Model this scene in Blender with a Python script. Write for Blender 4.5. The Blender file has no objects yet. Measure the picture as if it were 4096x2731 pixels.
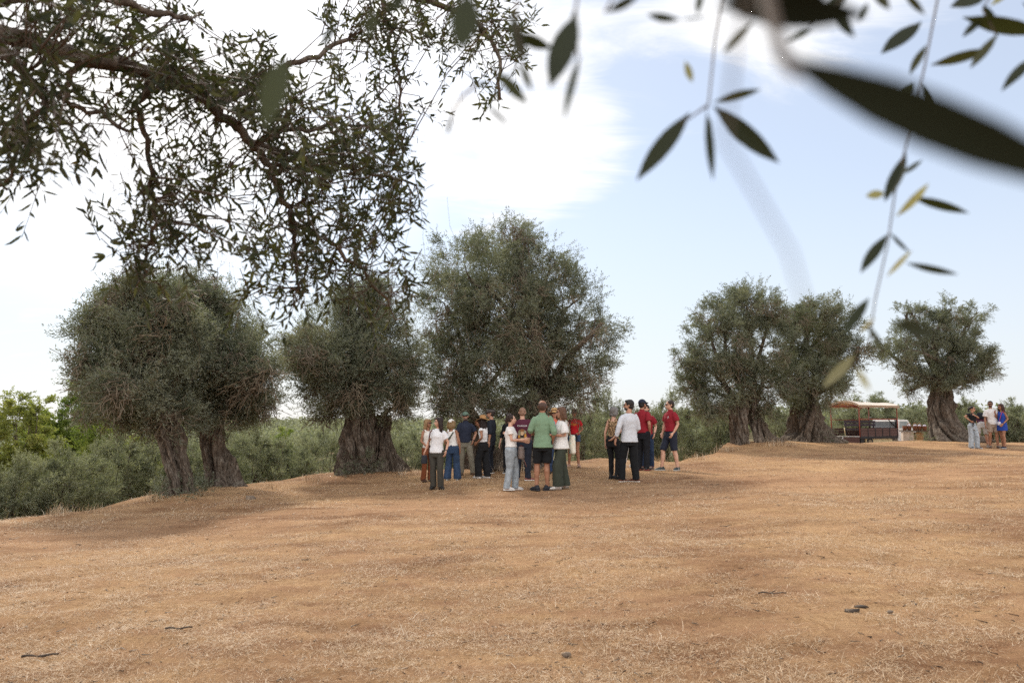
import bpy, math, random
import numpy as np
from mathutils import Vector, Matrix, noise as mnoise
PI = math.pi
scene = bpy.context.scene
COL = scene.collection
F = 28.0 / 36.0 * 4096.0
CAMZ = 1.6
TH = math.atan((1700.0 - 1365.5) / F)
CT, ST = math.cos(TH), math.sin(TH)

def ray(u, v):
    xc = (u - 2048.0) / F
    yc = (1365.5 - v) / F
    return Vector((xc, CT - yc * ST, ST + yc * CT))

def at(u, v, depth):
    """World point seen at photo pixel (u, v) at that distance along Y."""
    d = ray(u, v)
    return Vector((0, 0, CAMZ)) + d * (depth / d.y)

def pxm(depth):
    return depth / F

# ---------------------------------------------------------------- scene graph
def link(o, parent=None):
    COL.objects.link(o)
    if parent is not None:
        o.parent = parent
    return o

def tag(o, label=None, cat=None, group=None, kind=None):
    if label: o['label'] = label
    if cat: o['category'] = cat
    if group: o['group'] = group
    if kind: o['kind'] = kind
    return o

def empty(name, loc, rz=0.0, label=None, cat=None, group=None):
    o = bpy.data.objects.new(name, None)
    o.empty_display_size = 0.2
    o.location = loc
    o.rotation_euler = (0, 0, rz)
    link(o)
    return tag(o, label, cat, group)

def mesh_np(name, V, faces, mat=None, parent=None, smooth=False, attrs=None, link_it=True, loc=None):
    """faces: int array (n, k) with k = 3 or 4, or a list of lists."""
    V = np.asarray(V, dtype=np.float32)
    me = bpy.data.meshes.new(name)
    if isinstance(faces, np.ndarray):
        n, k = faces.shape
        me.vertices.add(len(V)); me.vertices.foreach_set('co', V.ravel())
        me.loops.add(n * k); me.loops.foreach_set('vertex_index', faces.astype(np.int32).ravel())
        me.polygons.add(n); me.polygons.foreach_set('loop_start', np.arange(0, n * k, k, dtype=np.int32))
    else:
        me.from_pydata([tuple(map(float, v)) for v in V], [], faces)
    if attrs:
        for an, arr in attrs.items():
            a = me.attributes.new(an, 'FLOAT', 'FACE')
            a.data.foreach_set('value', np.asarray(arr, dtype=np.float32))
    if smooth:
        me.polygons.foreach_set('use_smooth', np.ones(len(me.polygons), dtype=bool))
    me.update(calc_edges=True)
    if mat: me.materials.append(mat)
    o = bpy.data.objects.new(name, me)
    if loc is not None: o.location = loc
    if link_it: link(o, parent)
    return o

def copy_tree(o, parent=None):
    c = o.copy(); COL.objects.link(c)
    if parent is not None: c.parent = parent
    for ch in list(o.children):
        copy_tree(ch, c)
    return c

class MB:
    """Collects simple solids and links them as one mesh object."""
    def __init__(self): self.v = []; self.f = []
    def add(self, v, f):
        b = len(self.v)
        self.v += [tuple(p) for p in v]
        self.f += [[i + b for i in q] for q in f]
        return self
    def box(self, c, s, rot=None):
        x, y, z = s[0] / 2, s[1] / 2, s[2] / 2
        p = [Vector((a, b, d)) for a in (-x, x) for b in (-y, y) for d in (-z, z)]
        if rot is not None: p = [rot @ q for q in p]
        c = Vector(c)
        return self.add([q + c for q in p], [(0, 1, 3, 2), (4, 6, 7, 5), (0, 4, 5, 1), (2, 3, 7, 6), (0, 2, 6, 4), (1, 5, 7, 3)])
    def bar(self, a, b, w, h=None, up=(0, 0, 1)):
        a, b = Vector(a), Vector(b); h = h or w
        d = b - a; L = d.length
        if L < 1e-6: return self
        d /= L
        s = d.cross(Vector(up))
        if s.length < 1e-4: s = d.cross(Vector((1, 0, 0)))
        s.normalize(); t = s.cross(d)
        R = Matrix((s, d, t)).transposed()
        return self.box((a + b) / 2, (w, L, h), R)
    def tube(self, pts, rad, n=8, caps=True, ref=(0, 1, 0)):
        """Loft of ellipses; rad entries are r or (r_side, r_ref)."""
        pts = [Vector(p) for p in pts]
        m = len(pts)
        rad = list(rad) if isinstance(rad, list) else [rad] * m
        ref = Vector(ref)
        rings = []
        for i, p in enumerate(pts):
            d = (pts[min(i + 1, m - 1)] - pts[max(i - 1, 0)])
            d = d.normalized() if d.length > 1e-9 else Vector((0, 0, 1))
            r0 = ref - d * ref.dot(d)
            if r0.length < 1e-3:
                r0 = Vector((1, 0, 0)) - d * d.x
                if r0.length < 1e-3: r0 = Vector((0, 0, 1))
            r0.normalize(); s = r0.cross(d)
            r = rad[i]
            ra, rb = (r, r) if not isinstance(r, (tuple, list)) else r
            rings.append([p + s * (math.cos(2 * PI * k / n) * ra) + r0 * (math.sin(2 * PI * k / n) * rb) for k in range(n)])
        v = [q for rg in rings for q in rg]
        f = []
        for i in range(m - 1):
            for k in range(n):
                k2 = (k + 1) % n
                f.append((i * n + k, i * n + k2, (i + 1) * n + k2, (i + 1) * n + k))
        if caps:
            f.append(tuple(range(n - 1, -1, -1))); f.append(tuple((m - 1) * n + k for k in range(n)))
        return self.add(v, f)
    def ell(self, c, r, n=12, m=8, rot=None):
        c = Vector(c)
        r = (r, r, r) if not isinstance(r, (tuple, list)) else r
        v = []; f = []
        def put(p):
            p = Vector((p[0] * r[0], p[1] * r[1], p[2] * r[2]))
            if rot is not None: p = rot @ p
            v.append(p + c)
        put((0, 0, -1))
        for i in range(1, m):
            t = -PI / 2 + PI * i / m
            for k in range(n):
                a = 2 * PI * k / n
                put((math.cos(t) * math.cos(a), math.cos(t) * math.sin(a), math.sin(t)))
        put((0, 0, 1))
        for k in range(n):
            f.append((0, 1 + (k + 1) % n, 1 + k))
        for i in range(m - 2):
            for k in range(n):
                a = 1 + i * n + k; b = 1 + i * n + (k + 1) % n
                f.append((a, b, b + n, a + n))
        top = len(v) - 1
        for k in range(n):
            a = 1 + (m - 2) * n
            f.append((a + k, a + (k + 1) % n, top))
        return self.add(v, f)
    def build(self, name, mat, parent=None, smooth=False, bevel=0.0, loc=None):
        o = mesh_np(name, self.v, self.f, mat, parent, smooth, loc=loc)
        if bevel:
            b = o.modifiers.new('Bevel', 'BEVEL'); b.width = bevel; b.segments = 2; b.limit_method = 'ANGLE'
        return o

# ---------------------------------------------------------------- materials
def srgb(h):
    h = h.lstrip('#')
    c = [int(h[i:i + 2], 16) / 255 for i in (0, 2, 4)]
    return tuple(x / 12.92 if x <= .04045 else ((x + .055) / 1.055) ** 2.4 for x in c)

class NT:
    def __init__(self, nt): self.nt = nt
    def n(self, typ, **kw):
        nd = self.nt.nodes.new(typ)
        ins = kw.pop('ins', {})
        for k, v in kw.items(): setattr(nd, k, v)
        for k, v in ins.items(): self.set(nd.inputs[k], v)
        return nd
    def set(self, sock, v):
        if isinstance(v, bpy.types.NodeSocket): self.nt.links.new(v, sock)
        elif isinstance(v, (tuple, list)) and len(v) == 3 and sock.type == 'RGBA': sock.default_value = (*v, 1)
        else: sock.default_value = v
    def math(self, op, a, b=None, clamp=False):
        m = self.n('ShaderNodeMath', operation=op, use_clamp=clamp)
        self.set(m.inputs[0], a)
        if b is not None: self.set(m.inputs[1], b)
        return m.outputs[0]
    def mix(self, f, a, b, typ='MIX'):
        m = self.n('ShaderNodeMix', data_type='RGBA', blend_type=typ)
        self.set(m.inputs[0], f); self.set(m.inputs[6], a); self.set(m.inputs[7], b)
        return m.outputs[2]
    def ramp(self, f, stops, interp='LINEAR'):
        r = self.n('ShaderNodeValToRGB'); e = r.color_ramp.elements; r.color_ramp.interpolation = interp
        while len(e) < len(stops): e.new(0.5)
        for i, (p, c) in enumerate(stops):
            e[i].position = p; e[i].color = (*c, 1) if not isinstance(c, (int, float)) else (c, c, c, 1)
        self.set(r.inputs[0], f)
        return r.outputs[0]
    def noise(self, vec, scale, detail=4, rough=.55, dist=0.0):
        t = self.n('ShaderNodeTexNoise', ins={'Scale': scale, 'Detail': detail, 'Roughness': rough, 'Distortion': dist})
        if vec is not None: self.set(t.inputs['Vector'], vec)
        return t.outputs['Fac']
    def mapping(self, vec, scale=(1, 1, 1), rot=(0, 0, 0)):
        m = self.n('ShaderNodeMapping'); self.set(m.inputs['Vector'], vec)
        m.inputs['Scale'].default_value = scale; m.inputs['Rotation'].default_value = rot
        return m.outputs[0]

def new_mat(name):
    m = bpy.data.materials.new(name); m.use_nodes = True
    nt = m.node_tree
    for nd in list(nt.nodes): nt.nodes.remove(nd)
    t = NT(nt)
    out = t.n('ShaderNodeOutputMaterial')
    return m, t, out

def M(name, c1, c2=None, scale=30, rough=.7, bump=0.0, bscale=None, metal=0.0, stretch=(1, 1, 1), spec=.3, detail=4, lo=.35, hi=.65, sheen=0.0, bdist=.01):
    """Two-tone noise material in object space."""
    m, t, out = new_mat(name)
    tc = t.n('ShaderNodeTexCoord')
    vec = t.mapping(tc.outputs['Object'], stretch)
    c2 = c2 or tuple(x * .78 for x in c1)
    nz = t.noise(vec, scale, detail)
    col = t.ramp(nz, [(lo, c1), (hi, c2)])
    p = t.n('ShaderNodeBsdfPrincipled', ins={'Base Color': col, 'Roughness': rough, 'Metallic': metal, 'Specular IOR Level': spec})
    if sheen: p.inputs['Sheen Weight'].default_value = sheen
    if bump:
        b = t.n('ShaderNodeBump', ins={'Strength': bump, 'Distance': bdist, 'Height': t.noise(vec, bscale or scale * 2, 5)})
        t.set(p.inputs['Normal'], b.outputs[0])
    t.set(out.inputs[0], p.outputs[0])
    return m

def leaf_mat(name, stops, trans=.35, transcol=None, rough=.6, spec=.2, dusty=None):
    m, t, out = new_mat(name)
    a = t.n('ShaderNodeAttribute', attribute_name='tone')
    col = t.ramp(a.outputs['Fac'], stops)
    geo = t.n('ShaderNodeNewGeometry')
    if dusty:   # silver underside of an olive leaf
        col = t.mix(geo.outputs['Backfacing'], col, t.mix(.55, col, dusty))
    p = t.n('ShaderNodeBsdfPrincipled', ins={'Base Color': col, 'Roughness': rough, 'Specular IOR Level': spec})
    tr = t.n('ShaderNodeBsdfTranslucent', ins={'Color': t.mix(1.0, col, transcol or (1.5, 1.6, .8), 'MULTIPLY')})
    mx = t.n('ShaderNodeMixShader', ins={0: trans, 1: p.outputs[0], 2: tr.outputs[0]})
    t.set(out.inputs[0], mx.outputs[0])
    return m

MAT = {}
MAT['leaf'] = leaf_mat('olive_leaf', [(0, (.068, .076, .049)), (.45, (.130, .138, .088)), (.80, (.215, .216, .150)), (.93, (.16, .145, .095)), (1, (.17, .13, .085))], dusty=(.24, .25, .20), transcol=(1.25, 1.35, .8))
MAT['leaf_bg'] = leaf_mat('young_olive_leaf', [(0, (.085, .095, .055)), (.5, (.165, .175, .108)), (1, (.27, .27, .18))], dusty=(.34, .35, .27), transcol=(1.25, 1.3, .8), trans=.42)
MAT['leaf_green'] = leaf_mat('broadleaf_green', [(0, (.07, .10, .025)), (.5, (.14, .18, .045)), (1, (.24, .26, .07))], trans=.5)
MAT['leaf_yellow'] = leaf_mat('broadleaf_yellow', [(0, (.14, .145, .035)), (.5, (.20, .22, .07)), (1, (.31, .30, .11))], trans=.5)
MAT['leaf_near'] = leaf_mat('near_olive_leaf', [(0, (.018, .022, .012)), (.5, (.032, .038, .019)), (.9, (.058, .064, .030)), (1, (.11, .075, .03))], trans=.34, transcol=(1.7, 1.7, .8), rough=.6, spec=.15, dusty=(.085, .085, .055))  # shade of the canopy on the facing undersides is put into these tones
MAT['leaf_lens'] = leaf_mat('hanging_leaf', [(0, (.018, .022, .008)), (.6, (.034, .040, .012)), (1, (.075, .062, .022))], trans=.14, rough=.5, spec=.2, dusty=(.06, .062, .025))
MAT['leaf_dark'] = leaf_mat('shaded_leaf', [(0, (.010, .013, .008)), (1, (.022, .026, .014))], trans=.04, rough=.6, spec=.1, dusty=(.025, .028, .018))  # darker copy of the hanging leaf, underside shade put into its colour
MAT['leaf_pale'] = leaf_mat('pale_olive_leaf', [(0, (.14, .14, .07)), (1, (.38, .33, .20))], trans=.35)
MAT['twig'] = M('twig_bark', (.12, .085, .06), (.07, .05, .036), 40)
MAT['dead'] = leaf_mat('dead_twig', [(0, (.11, .088, .062)), (.5, (.19, .150, .105)), (1, (.30, .24, .165))], trans=.0)
# ---------------------------------------------------------------- camera, light, sky
cam = bpy.data.cameras.new('camera'); cam_o = bpy.data.objects.new('camera', cam); link(cam_o)
cam.lens = 28.0; cam.sensor_width = 36.0; cam.clip_start = .02; cam.clip_end = 3000
cam_o.location = (0, 0, CAMZ); cam_o.rotation_euler = (PI / 2 + TH, 0, 0)
cam.dof.use_dof = True; cam.dof.focus_distance = 17.0; cam.dof.aperture_fstop = 4.0
scene.camera = cam_o

SUN_EL, SUN_AZ = math.radians(41), math.radians(-24)      # azimuth from +Y, negative to the left
sd = Vector((math.cos(SUN_EL) * math.sin(SUN_AZ), math.cos(SUN_EL) * math.cos(SUN_AZ), math.sin(SUN_EL)))
sun = bpy.data.lights.new('sun', 'SUN'); sun.energy = 2.3; sun.angle = math.radians(6); sun.color = (1, .92, .80)
sun_o = bpy.data.objects.new('sun', sun); link(sun_o)
sun_o.rotation_euler = (-sd).to_track_quat('-Z', 'Y').to_euler()

w = bpy.data.worlds.new('World'); scene.world = w; w.use_nodes = True
t = NT(w.node_tree)
for nd in list(w.node_tree.nodes): w.node_tree.nodes.remove(nd)
out = t.n('ShaderNodeOutputWorld')
sky = t.n('ShaderNodeTexSky', sky_type='NISHITA', sun_disc=False, sun_elevation=SUN_EL, sun_rotation=SUN_AZ, altitude=150, air_density=1.0, dust_density=.6, ozone_density=1.2)
tc = t.n('ShaderNodeTexCoord'); dirv = tc.outputs['Generated']
sep = t.n('ShaderNodeSeparateXYZ'); t.set(sep.inputs[0], dirv)
zz = t.math('ADD', t.math('MAXIMUM', sep.outputs[2], 0.0), .22)
cmb = t.n('ShaderNodeCombineXYZ')
t.set(cmb.inputs[0], t.math('DIVIDE', sep.outputs[0], zz)); t.set(cmb.inputs[1], t.math('DIVIDE', sep.outputs[1], zz))
plane = cmb.outputs[0]
n1 = t.noise(t.mapping(plane, (1.0, 1.35, 1), (0, 0, .5)), 1.1, 7, .58, .6)
n2 = t.noise(t.mapping(plane, (1.0, 2.6, 1), (0, 0, -.35)), 2.4, 8, .62, .9)
def lobe(u, v, r0, r1, gain):
    d = ray(u, v).normalized()
    dp = t.n('ShaderNodeVectorMath', operation='DOT_PRODUCT', ins={1: d}); t.set(dp.inputs[0], dirv)
    mr = t.n('ShaderNodeMapRange', interpolation_type='SMOOTHSTEP')
    t.set(mr.inputs[0], dp.outputs['Value'])
    mr.inputs[1].default_value = math.cos(math.radians(r1)); mr.inputs[2].default_value = math.cos(math.radians(r0))
    mr.inputs[3].default_value = 0; mr.inputs[4].default_value = gain
    return mr.outputs[0]
cov = lobe(2500, -400, 2, 23, .62)
for a in ((3500, -250, 2, 16, .50), (1950, 670, .5, 7, .56), (2250, 600, .5, 6.5, .52), (2900, 250, 1, 7, .10), (800, 0, 4, 20, .60), (3200, 750, 2, 20, -.42), (3900, 500, 2, 9, -.1), (200, 700, 4, 20, .25)):
    cov = t.math('ADD', cov, lobe(*a))
# unseen bright cloud added behind the camera to fill the shaded sides facing it
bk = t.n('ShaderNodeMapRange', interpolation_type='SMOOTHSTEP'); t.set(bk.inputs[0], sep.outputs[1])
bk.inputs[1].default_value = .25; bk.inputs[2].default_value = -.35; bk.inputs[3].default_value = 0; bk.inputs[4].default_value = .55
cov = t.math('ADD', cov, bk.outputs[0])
fac = t.math('ADD', t.math('MULTIPLY', n1, 1.2), t.math('MULTIPLY', n2, 1.75))
fac = t.math('ADD', t.math('SUBTRACT', fac, 1.62), cov)
mask = t.ramp(fac, [(.0, 0.0), (.80, 1.0)], 'EASE')
SKYGAIN = 1.0
hz = t.n('ShaderNodeMapRange', interpolation_type='SMOOTHSTEP'); t.set(hz.inputs[0], sep.outputs[2])
hz.inputs[1].default_value = -.02; hz.inputs[2].default_value = .34; hz.inputs[3].default_value = .88; hz.inputs[4].default_value = .52
veil = t.mix(hz.outputs[0], sky.outputs[0], (4.75, 4.95, 5.3))
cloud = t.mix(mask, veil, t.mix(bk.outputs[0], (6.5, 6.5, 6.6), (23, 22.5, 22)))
glow = t.mix(1.0, cloud, t.mix(lobe(700, -350, 2, 27, 1.0), (0, 0, 0), (4.0, 3.8, 3.5)), 'ADD')
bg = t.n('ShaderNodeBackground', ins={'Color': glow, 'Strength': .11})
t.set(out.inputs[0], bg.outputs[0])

scene.view_settings.view_transform = 'Standard'
scene.view_settings.look = 'None'
scene.view_settings.exposure = .66
scene.view_settings.gamma = 1
scene.cycles.use_denoising = False
scene.cycles.max_bounces = 6
scene.cycles.transparent_max_bounces = 4
scene.cycles.diffuse_bounces = 3
scene.cycles.sample_clamp_indirect = 6
scene.render.use_persistent_data = False
# ---------------------------------------------------------------- ground
BU = np.array([-1500, -800, 0, 400, 720, 1000, 1300, 1500, 1680, 2000, 2250, 2400, 2600, 2700, 2850, 2930, 3100, 3500, 3800, 4096, 5000, 6500.])
BY = np.array([10.5, 12, 13.9, 15.3, 17.9, 19.4, 21.7, 22.6, 22.8, 24.2, 25.6, 27, 25.3, 24.6, 27.5, 32.5, 37, 39, 41, 43, 46, 48.])
BS = (BU - 2048) / F
BD = np.interp(BU, [-1500, 0, 1700, 2400, 2900, 3200, 3600, 4100, 6500], [3.4, 3.4, 2.9, 2.2, 1.6, .45, .3, .5, .8])
MOUNDS = [(-6.6, 17.2, 1.5, .10), (-7, 19.2, 1.6, .06), (-4.0, 21.4, 1.9, .16), (.1, 22.4, 2.2, .12), (9.2, 30.6, 3.2, .30), (13.0, 32.6, 3.4, .24), (19.6, 36.2, 3.4, .26)]

def hgt(x, y):
    x = np.asarray(x, dtype=float); y = np.asarray(y, dtype=float)
    xt = np.where(x > 0, .25 * np.tanh(x * .03 / .25), np.maximum(.03 * x, -1.2))
    yy = np.maximum(y, -60)
    yt = .41 - np.log1p(np.exp((.41 - .0156 * yy) / .03)) * .03
    h = xt + yt
    for mx, my, mr, ma in MOUNDS:
        h = h + ma * np.exp(-((x - mx) ** 2 + (y - my) ** 2) / (mr * mr))
    h = h + .035 * np.sin(x * .9 + .3 * y) * np.sin(y * .55 + 1) + .015 * np.sin(x * 2.3 + 1.1 * y) * np.sin(2.1 * y - .7 * x)
    # past the brow the field falls away to a lower orchard, then the valley climbs to a far ridge
    s = x / np.maximum(y, 3.0)
    yb = np.interp(s, BS, BY); dm = np.interp(s, BS, BD)
    t_ = np.where(y > 3, y - yb, 0)
    t_ = np.maximum(t_, 0)
    sl = np.where(dm < 1, .10, .42)
    soft = t_ * t_ / (t_ + .9)
    h = h - dm * (1 - np.exp(-soft * sl / dm))
    far = np.clip((y - 75) / 190.0, 0, 1); far = far * far * (3 - 2 * far)
    ridge = .1 + .7 * np.sin(x * .021 + 1) + .5 * np.sin(x * .05)
    h = h * (1 - far) + ridge * far
    h = np.where(y > 265, h - (y - 265) * .03, h)
    return h

def vnoise(x, y, seed=0):
    xi = np.floor(x).astype(np.int64); yi = np.floor(y).astype(np.int64); fx = x - xi; fy = y - yi
    fx = fx * fx * (3 - 2 * fx); fy = fy * fy * (3 - 2 * fy)
    def hsh(a, b):
        n = (a * 374761393 + b * 668265263 + seed * 974634777) & 0x7fffffff
        n = ((n ^ (n >> 13)) * 1274126177) & 0x7fffffff
        return ((n ^ (n >> 16)) & 0xffff) / 65535.0
    return (hsh(xi, yi) * (1 - fx) + hsh(xi + 1, yi) * fx) * (1 - fy) + (hsh(xi, yi + 1) * (1 - fx) + hsh(xi + 1, yi + 1) * fx) * fy

def micro(x, y):
    """Trampled relief of a few centimetres that fades with distance."""
    f = np.exp(-np.hypot(x, y) / 22)
    v = (vnoise(x * 2.1, y * 2.1, 1) - .5) * .040 + (vnoise(x * 6.3 + 9, y * 5.1, 2) - .5) * .030 + (vnoise(x * 15, y * 13 + 4, 3) - .5) * .018
    return f * v

def H1(x, y): return float(hgt(x, y))

def hit(u, v):
    """Where the ray through that photo pixel meets the ground."""
    d = ray(u, v); p0 = 0.0
    tt = 2.0
    while tt < 400:
        x, y, z = d.x * tt, d.y * tt, CAMZ + d.z * tt
        if z < H1(x, y):
            lo, hi = p0, tt
            for _ in range(24):
                mid = (lo + hi) / 2
                if CAMZ + d.z * mid < H1(d.x * mid, d.y * mid): hi = mid
                else: lo = mid
            return Vector((d.x * hi, d.y * hi, CAMZ + d.z * hi))
        p0 = tt; tt *= 1.01
    raise ValueError((u, v))

az = np.concatenate([np.arange(-180, -48, 3.0), np.arange(-48, 48, .25), np.arange(48, 180, 3.0)])
az = np.radians(az)
rr = np.concatenate([[.0], np.geomspace(.8, 60, 620), np.geomspace(62, 520, 60)])
A, R = np.meshgrid(az, rr)
X = np.sin(A) * R; Y = np.cos(A) * R
Z = hgt(X, Y)
fine = np.exp(-R / 30)
Z = Z + micro(X, Y)
na, nr = len(az), len(rr)
idx = np.arange(na * nr).reshape(nr, na)
q = np.stack([idx[:-1, :], np.roll(idx[:-1, :], -1, 1), np.roll(idx[1:, :], -1, 1), idx[1:, :]], -1).reshape(-1, 4)

m, t, out = new_mat('dry_field')
tc = t.n('ShaderNodeTexCoord'); P = tc.outputs['Object']
big = t.noise(P, .35, 5, .6)
mid = t.noise(t.mapping(P, (1, 2.2, 1)), 1.7, 6, .65)
streak = t.noise(t.mapping(P, (6, 40, 6), (0, 0, .25)), 1.0, 5, .7)
streak2 = t.noise(t.mapping(P, (42, 7, 6), (0, 0, .5)), 1.0, 5, .7)
finen = t.noise(P, 60, 6, .7)
straw = t.ramp(t.math('ADD', t.math('MULTIPLY', streak, .5), t.math('MULTIPLY', streak2, .5)), [(.30, (.21, .125, .060)), (.46, (.42, .270, .140)), (.60, (.56, .390, .220)), (.74, (.70, .54, .35))])
dirt = t.ramp(t.math('ADD', t.math('MULTIPLY', finen, .6), t.math('MULTIPLY', mid, .4)), [(.3, (.33, .195, .105)), (.55, (.45, .285, .165)), (.75, (.54, .365, .225))])
cover = t.ramp(t.math('ADD', t.math('MULTIPLY', big, .5), t.math('MULTIPLY', mid, .6)), [(.46, 0.0), (.62, 1.0)])
# the worn track the visitors stand on, smoother and barer
sp = t.n('ShaderNodeSeparateXYZ'); t.set(sp.inputs[0], P)
ty = t.math('SUBTRACT', sp.outputs[1], t.math('ADD', 14.6, t.math('MULTIPLY', sp.outputs[0], .42)))
trk = t.math('SUBTRACT', 1.0, t.math('MULTIPLY', t.math('ABSOLUTE', t.math('ADD', ty, t.math('MULTIPLY', t.math('SUBTRACT', big, .5), 3.0))), .42), True)
trk = t.math('MULTIPLY', trk, 1.2, True)
cover = t.math('MULTIPLY', cover, t.math('SUBTRACT', 1.0, t.math('MULTIPLY', trk, .8)))
col = t.mix(cover, dirt, straw)
tone = t.ramp(t.math('ADD', t.math('MULTIPLY', big, .5), t.math('MULTIPLY', t.noise(t.mapping(P, (.8, 2.2, 1)), .9, 4, .6), .5)), [(.38, (.56, .49, .44)), (.49, (.86, .83, .80)), (.62, (1.08, 1.07, 1.04))])  # patchy soil tone; dark parts also imitate shade between the tufts
col = t.mix(1.0, t.mix(1.0, col, tone, 'MULTIPLY'), (1.0, .93, .895), 'MULTIPLY')
# far hills carry dry grass and scrub
fy = t.n('ShaderNodeMapRange'); t.set(fy.inputs[0], sp.outputs[1]); fy.inputs[1].default_value = 46; fy.inputs[2].default_value = 70
hillc = t.ramp(t.noise(P, .06, 6, .65), [(.42, (.075, .080, .042)), (.58, (.26, .19, .11))])
col = t.mix(fy.outputs[0], col, hillc)
hgtn = t.math('ADD', t.math('MULTIPLY', streak, .6), t.math('ADD', t.math('MULTIPLY', streak2, .6), finen))
bp = t.n('ShaderNodeBump', ins={'Strength': .9, 'Distance': .03, 'Height': hgtn})
p = t.n('ShaderNodeBsdfPrincipled', ins={'Base Color': col, 'Roughness': .95, 'Specular IOR Level': .1, 'Normal': bp.outputs[0]})
t.set(out.inputs[0], p.outputs[0])
ground = mesh_np('ground', np.stack([X, Y, Z], -1).reshape(-1, 3), q, m, smooth=True)
tag(ground, kind='structure')

# dry grass: broken straw lying and standing on the field
rng = np.random.default_rng(5)
def straw_mesh(name, n, ymin, ymax, Lr, wd, lift, mat, seed, umax=1.25, dens=None):
    r = np.random.default_rng(seed)
    # constant density on the ground: sample in y with weight y (frustum width) thinned by 1/y
    y = ymin + (ymax - ymin) * r.random(n) ** .9
    s = (r.random(n) * 2 - 1) * .643 * umax
    x = s * y
    cl = .55 * (.5 + .5 * np.sin(x * 1.9 + 1.3 * np.sin(y * 1.4)) * np.sin(y * 2.3 + np.sin(x * 1.1)) + .35 * np.sin(x * 5.1 + y * 2) * np.sin(y * 6.3 - x)) + 1.5 * (vnoise(x * 2.6, y * 2.0, 11) - .38) + .7 * (vnoise(x * 7, y * 6, 12) - .5)
    track = np.exp(-((y - 14.6 - .42 * x) / 1.7) ** 2)
    keep = (r.random(n) < np.clip(.12 + 1.05 * (cl + .25 * np.sin(x * .8 + 2) * np.sin(y * 1.1)), .05, 1) * (1 - .75 * track)) & (y < np.interp(s, BS, BY) + .3)
    x, y, cl = x[keep], y[keep], cl[keep]; n = len(x)
    z = hgt(x, y) + micro(x, y)
    a = r.random(n) * 2 * PI
    el = np.abs(r.normal(0, lift, n)) + .05
    L = Lr[0] + (Lr[1] - Lr[0]) * r.random(n) ** 1.6
    d = np.stack([np.cos(a) * np.cos(el), np.sin(a) * np.cos(el), np.sin(el)], -1)
    perp = np.stack([-np.sin(a), np.cos(a), r.normal(0, .3, n)], -1)
    wv = perp * (wd * (.6 + .8 * r.random(n)))[:, None]
    b = np.stack([x, y, z + .004 + .012 * r.random(n)], -1)
    bend = np.stack([r.normal(0, .25, n), r.normal(0, .25, n), r.normal(-.05, .2, n)], -1) * L[:, None] * .5
    p1 = b + d * (L * .5)[:, None]
    p2 = b + d * L[:, None] + bend
    p2[:, 2] = np.maximum(p2[:, 2], b[:, 2] - .002)
    V = np.stack([b - wv, b + wv, p1 + wv * .8, p1 - wv * .8, p2 + wv * .25, p2 - wv * .25], 1).reshape(-1, 3)
    i0 = np.arange(n) * 6
    Fq = np.stack([np.stack([i0, i0 + 1, i0 + 2, i0 + 3], -1), np.stack([i0 + 3, i0 + 2, i0 + 4, i0 + 5], -1)], 1).reshape(-1, 4)
    tone = np.clip(r.beta(2.2, 1.8, n) + .12 * (cl - .5), 0, 1)
    return mesh_np(name, V, Fq, mat, attrs={'tone': np.repeat(tone, 2)})
MAT['straw'] = leaf_mat('straw', [(0, (.12, .073, .038)), (.2, (.29, .188, .10)), (.5, (.50, .345, .205)), (.8, (.66, .50, .325)), (1, (.80, .68, .52))], trans=.15, transcol=(1.1, 1.0, .85))
g = straw_mesh('dry_grass', 680000, 3.6, 14.5, (.010, .058), .0011, .30, MAT['straw'], 1)
tag(g, 'short dry straw littering the bare field', 'grass', kind='stuff')
g = straw_mesh('straw_stems', 26000, 3.6, 10.5, (.045, .12), .0013, .40, MAT['straw'], 3)
tag(g, 'longer bent straw stems sticking up from the dry grass', 'grass', kind='stuff')
g = straw_mesh('dry_stubble', 170000, 12.0, 27.0, (.025, .09), .0024, .35, MAT['straw'], 2)
tag(g, 'pale dry stubble scattered toward the edge of the field', 'grass', kind='stuff')
# ---------------------------------------------------------------- trees
def unit(a): return a / np.maximum(np.linalg.norm(a, axis=-1, keepdims=True), 1e-9)

def tubes3(P0, P1, r0, r1):
    """Many thin three-sided sticks in one go."""
    n = len(P0); d = unit(P1 - P0)
    ref = np.where(np.abs(d[:, 2:3]) < .9, np.array([[0, 0, 1.]]), np.array([[1., 0, 0]]))
    s = unit(np.cross(d, ref)); q = np.cross(s, d)
    V = []
    for P, r in ((P0, r0), (P1, r1)):
        r = np.broadcast_to(np.asarray(r, dtype=float), (n,))[:, None]
        for k in range(3):
            a = 2 * PI * k / 3
            V.append(P + (s * math.cos(a) + q * math.sin(a)) * r)
    V = np.stack(V, 1).reshape(-1, 3)
    i = np.arange(n) * 6
    Fq = np.stack([np.stack([i + k, i + (k + 1) % 3, i + 3 + (k + 1) % 3, i + 3 + k], -1) for k in range(3)], 1).reshape(-1, 4)
    return V, Fq

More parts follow.
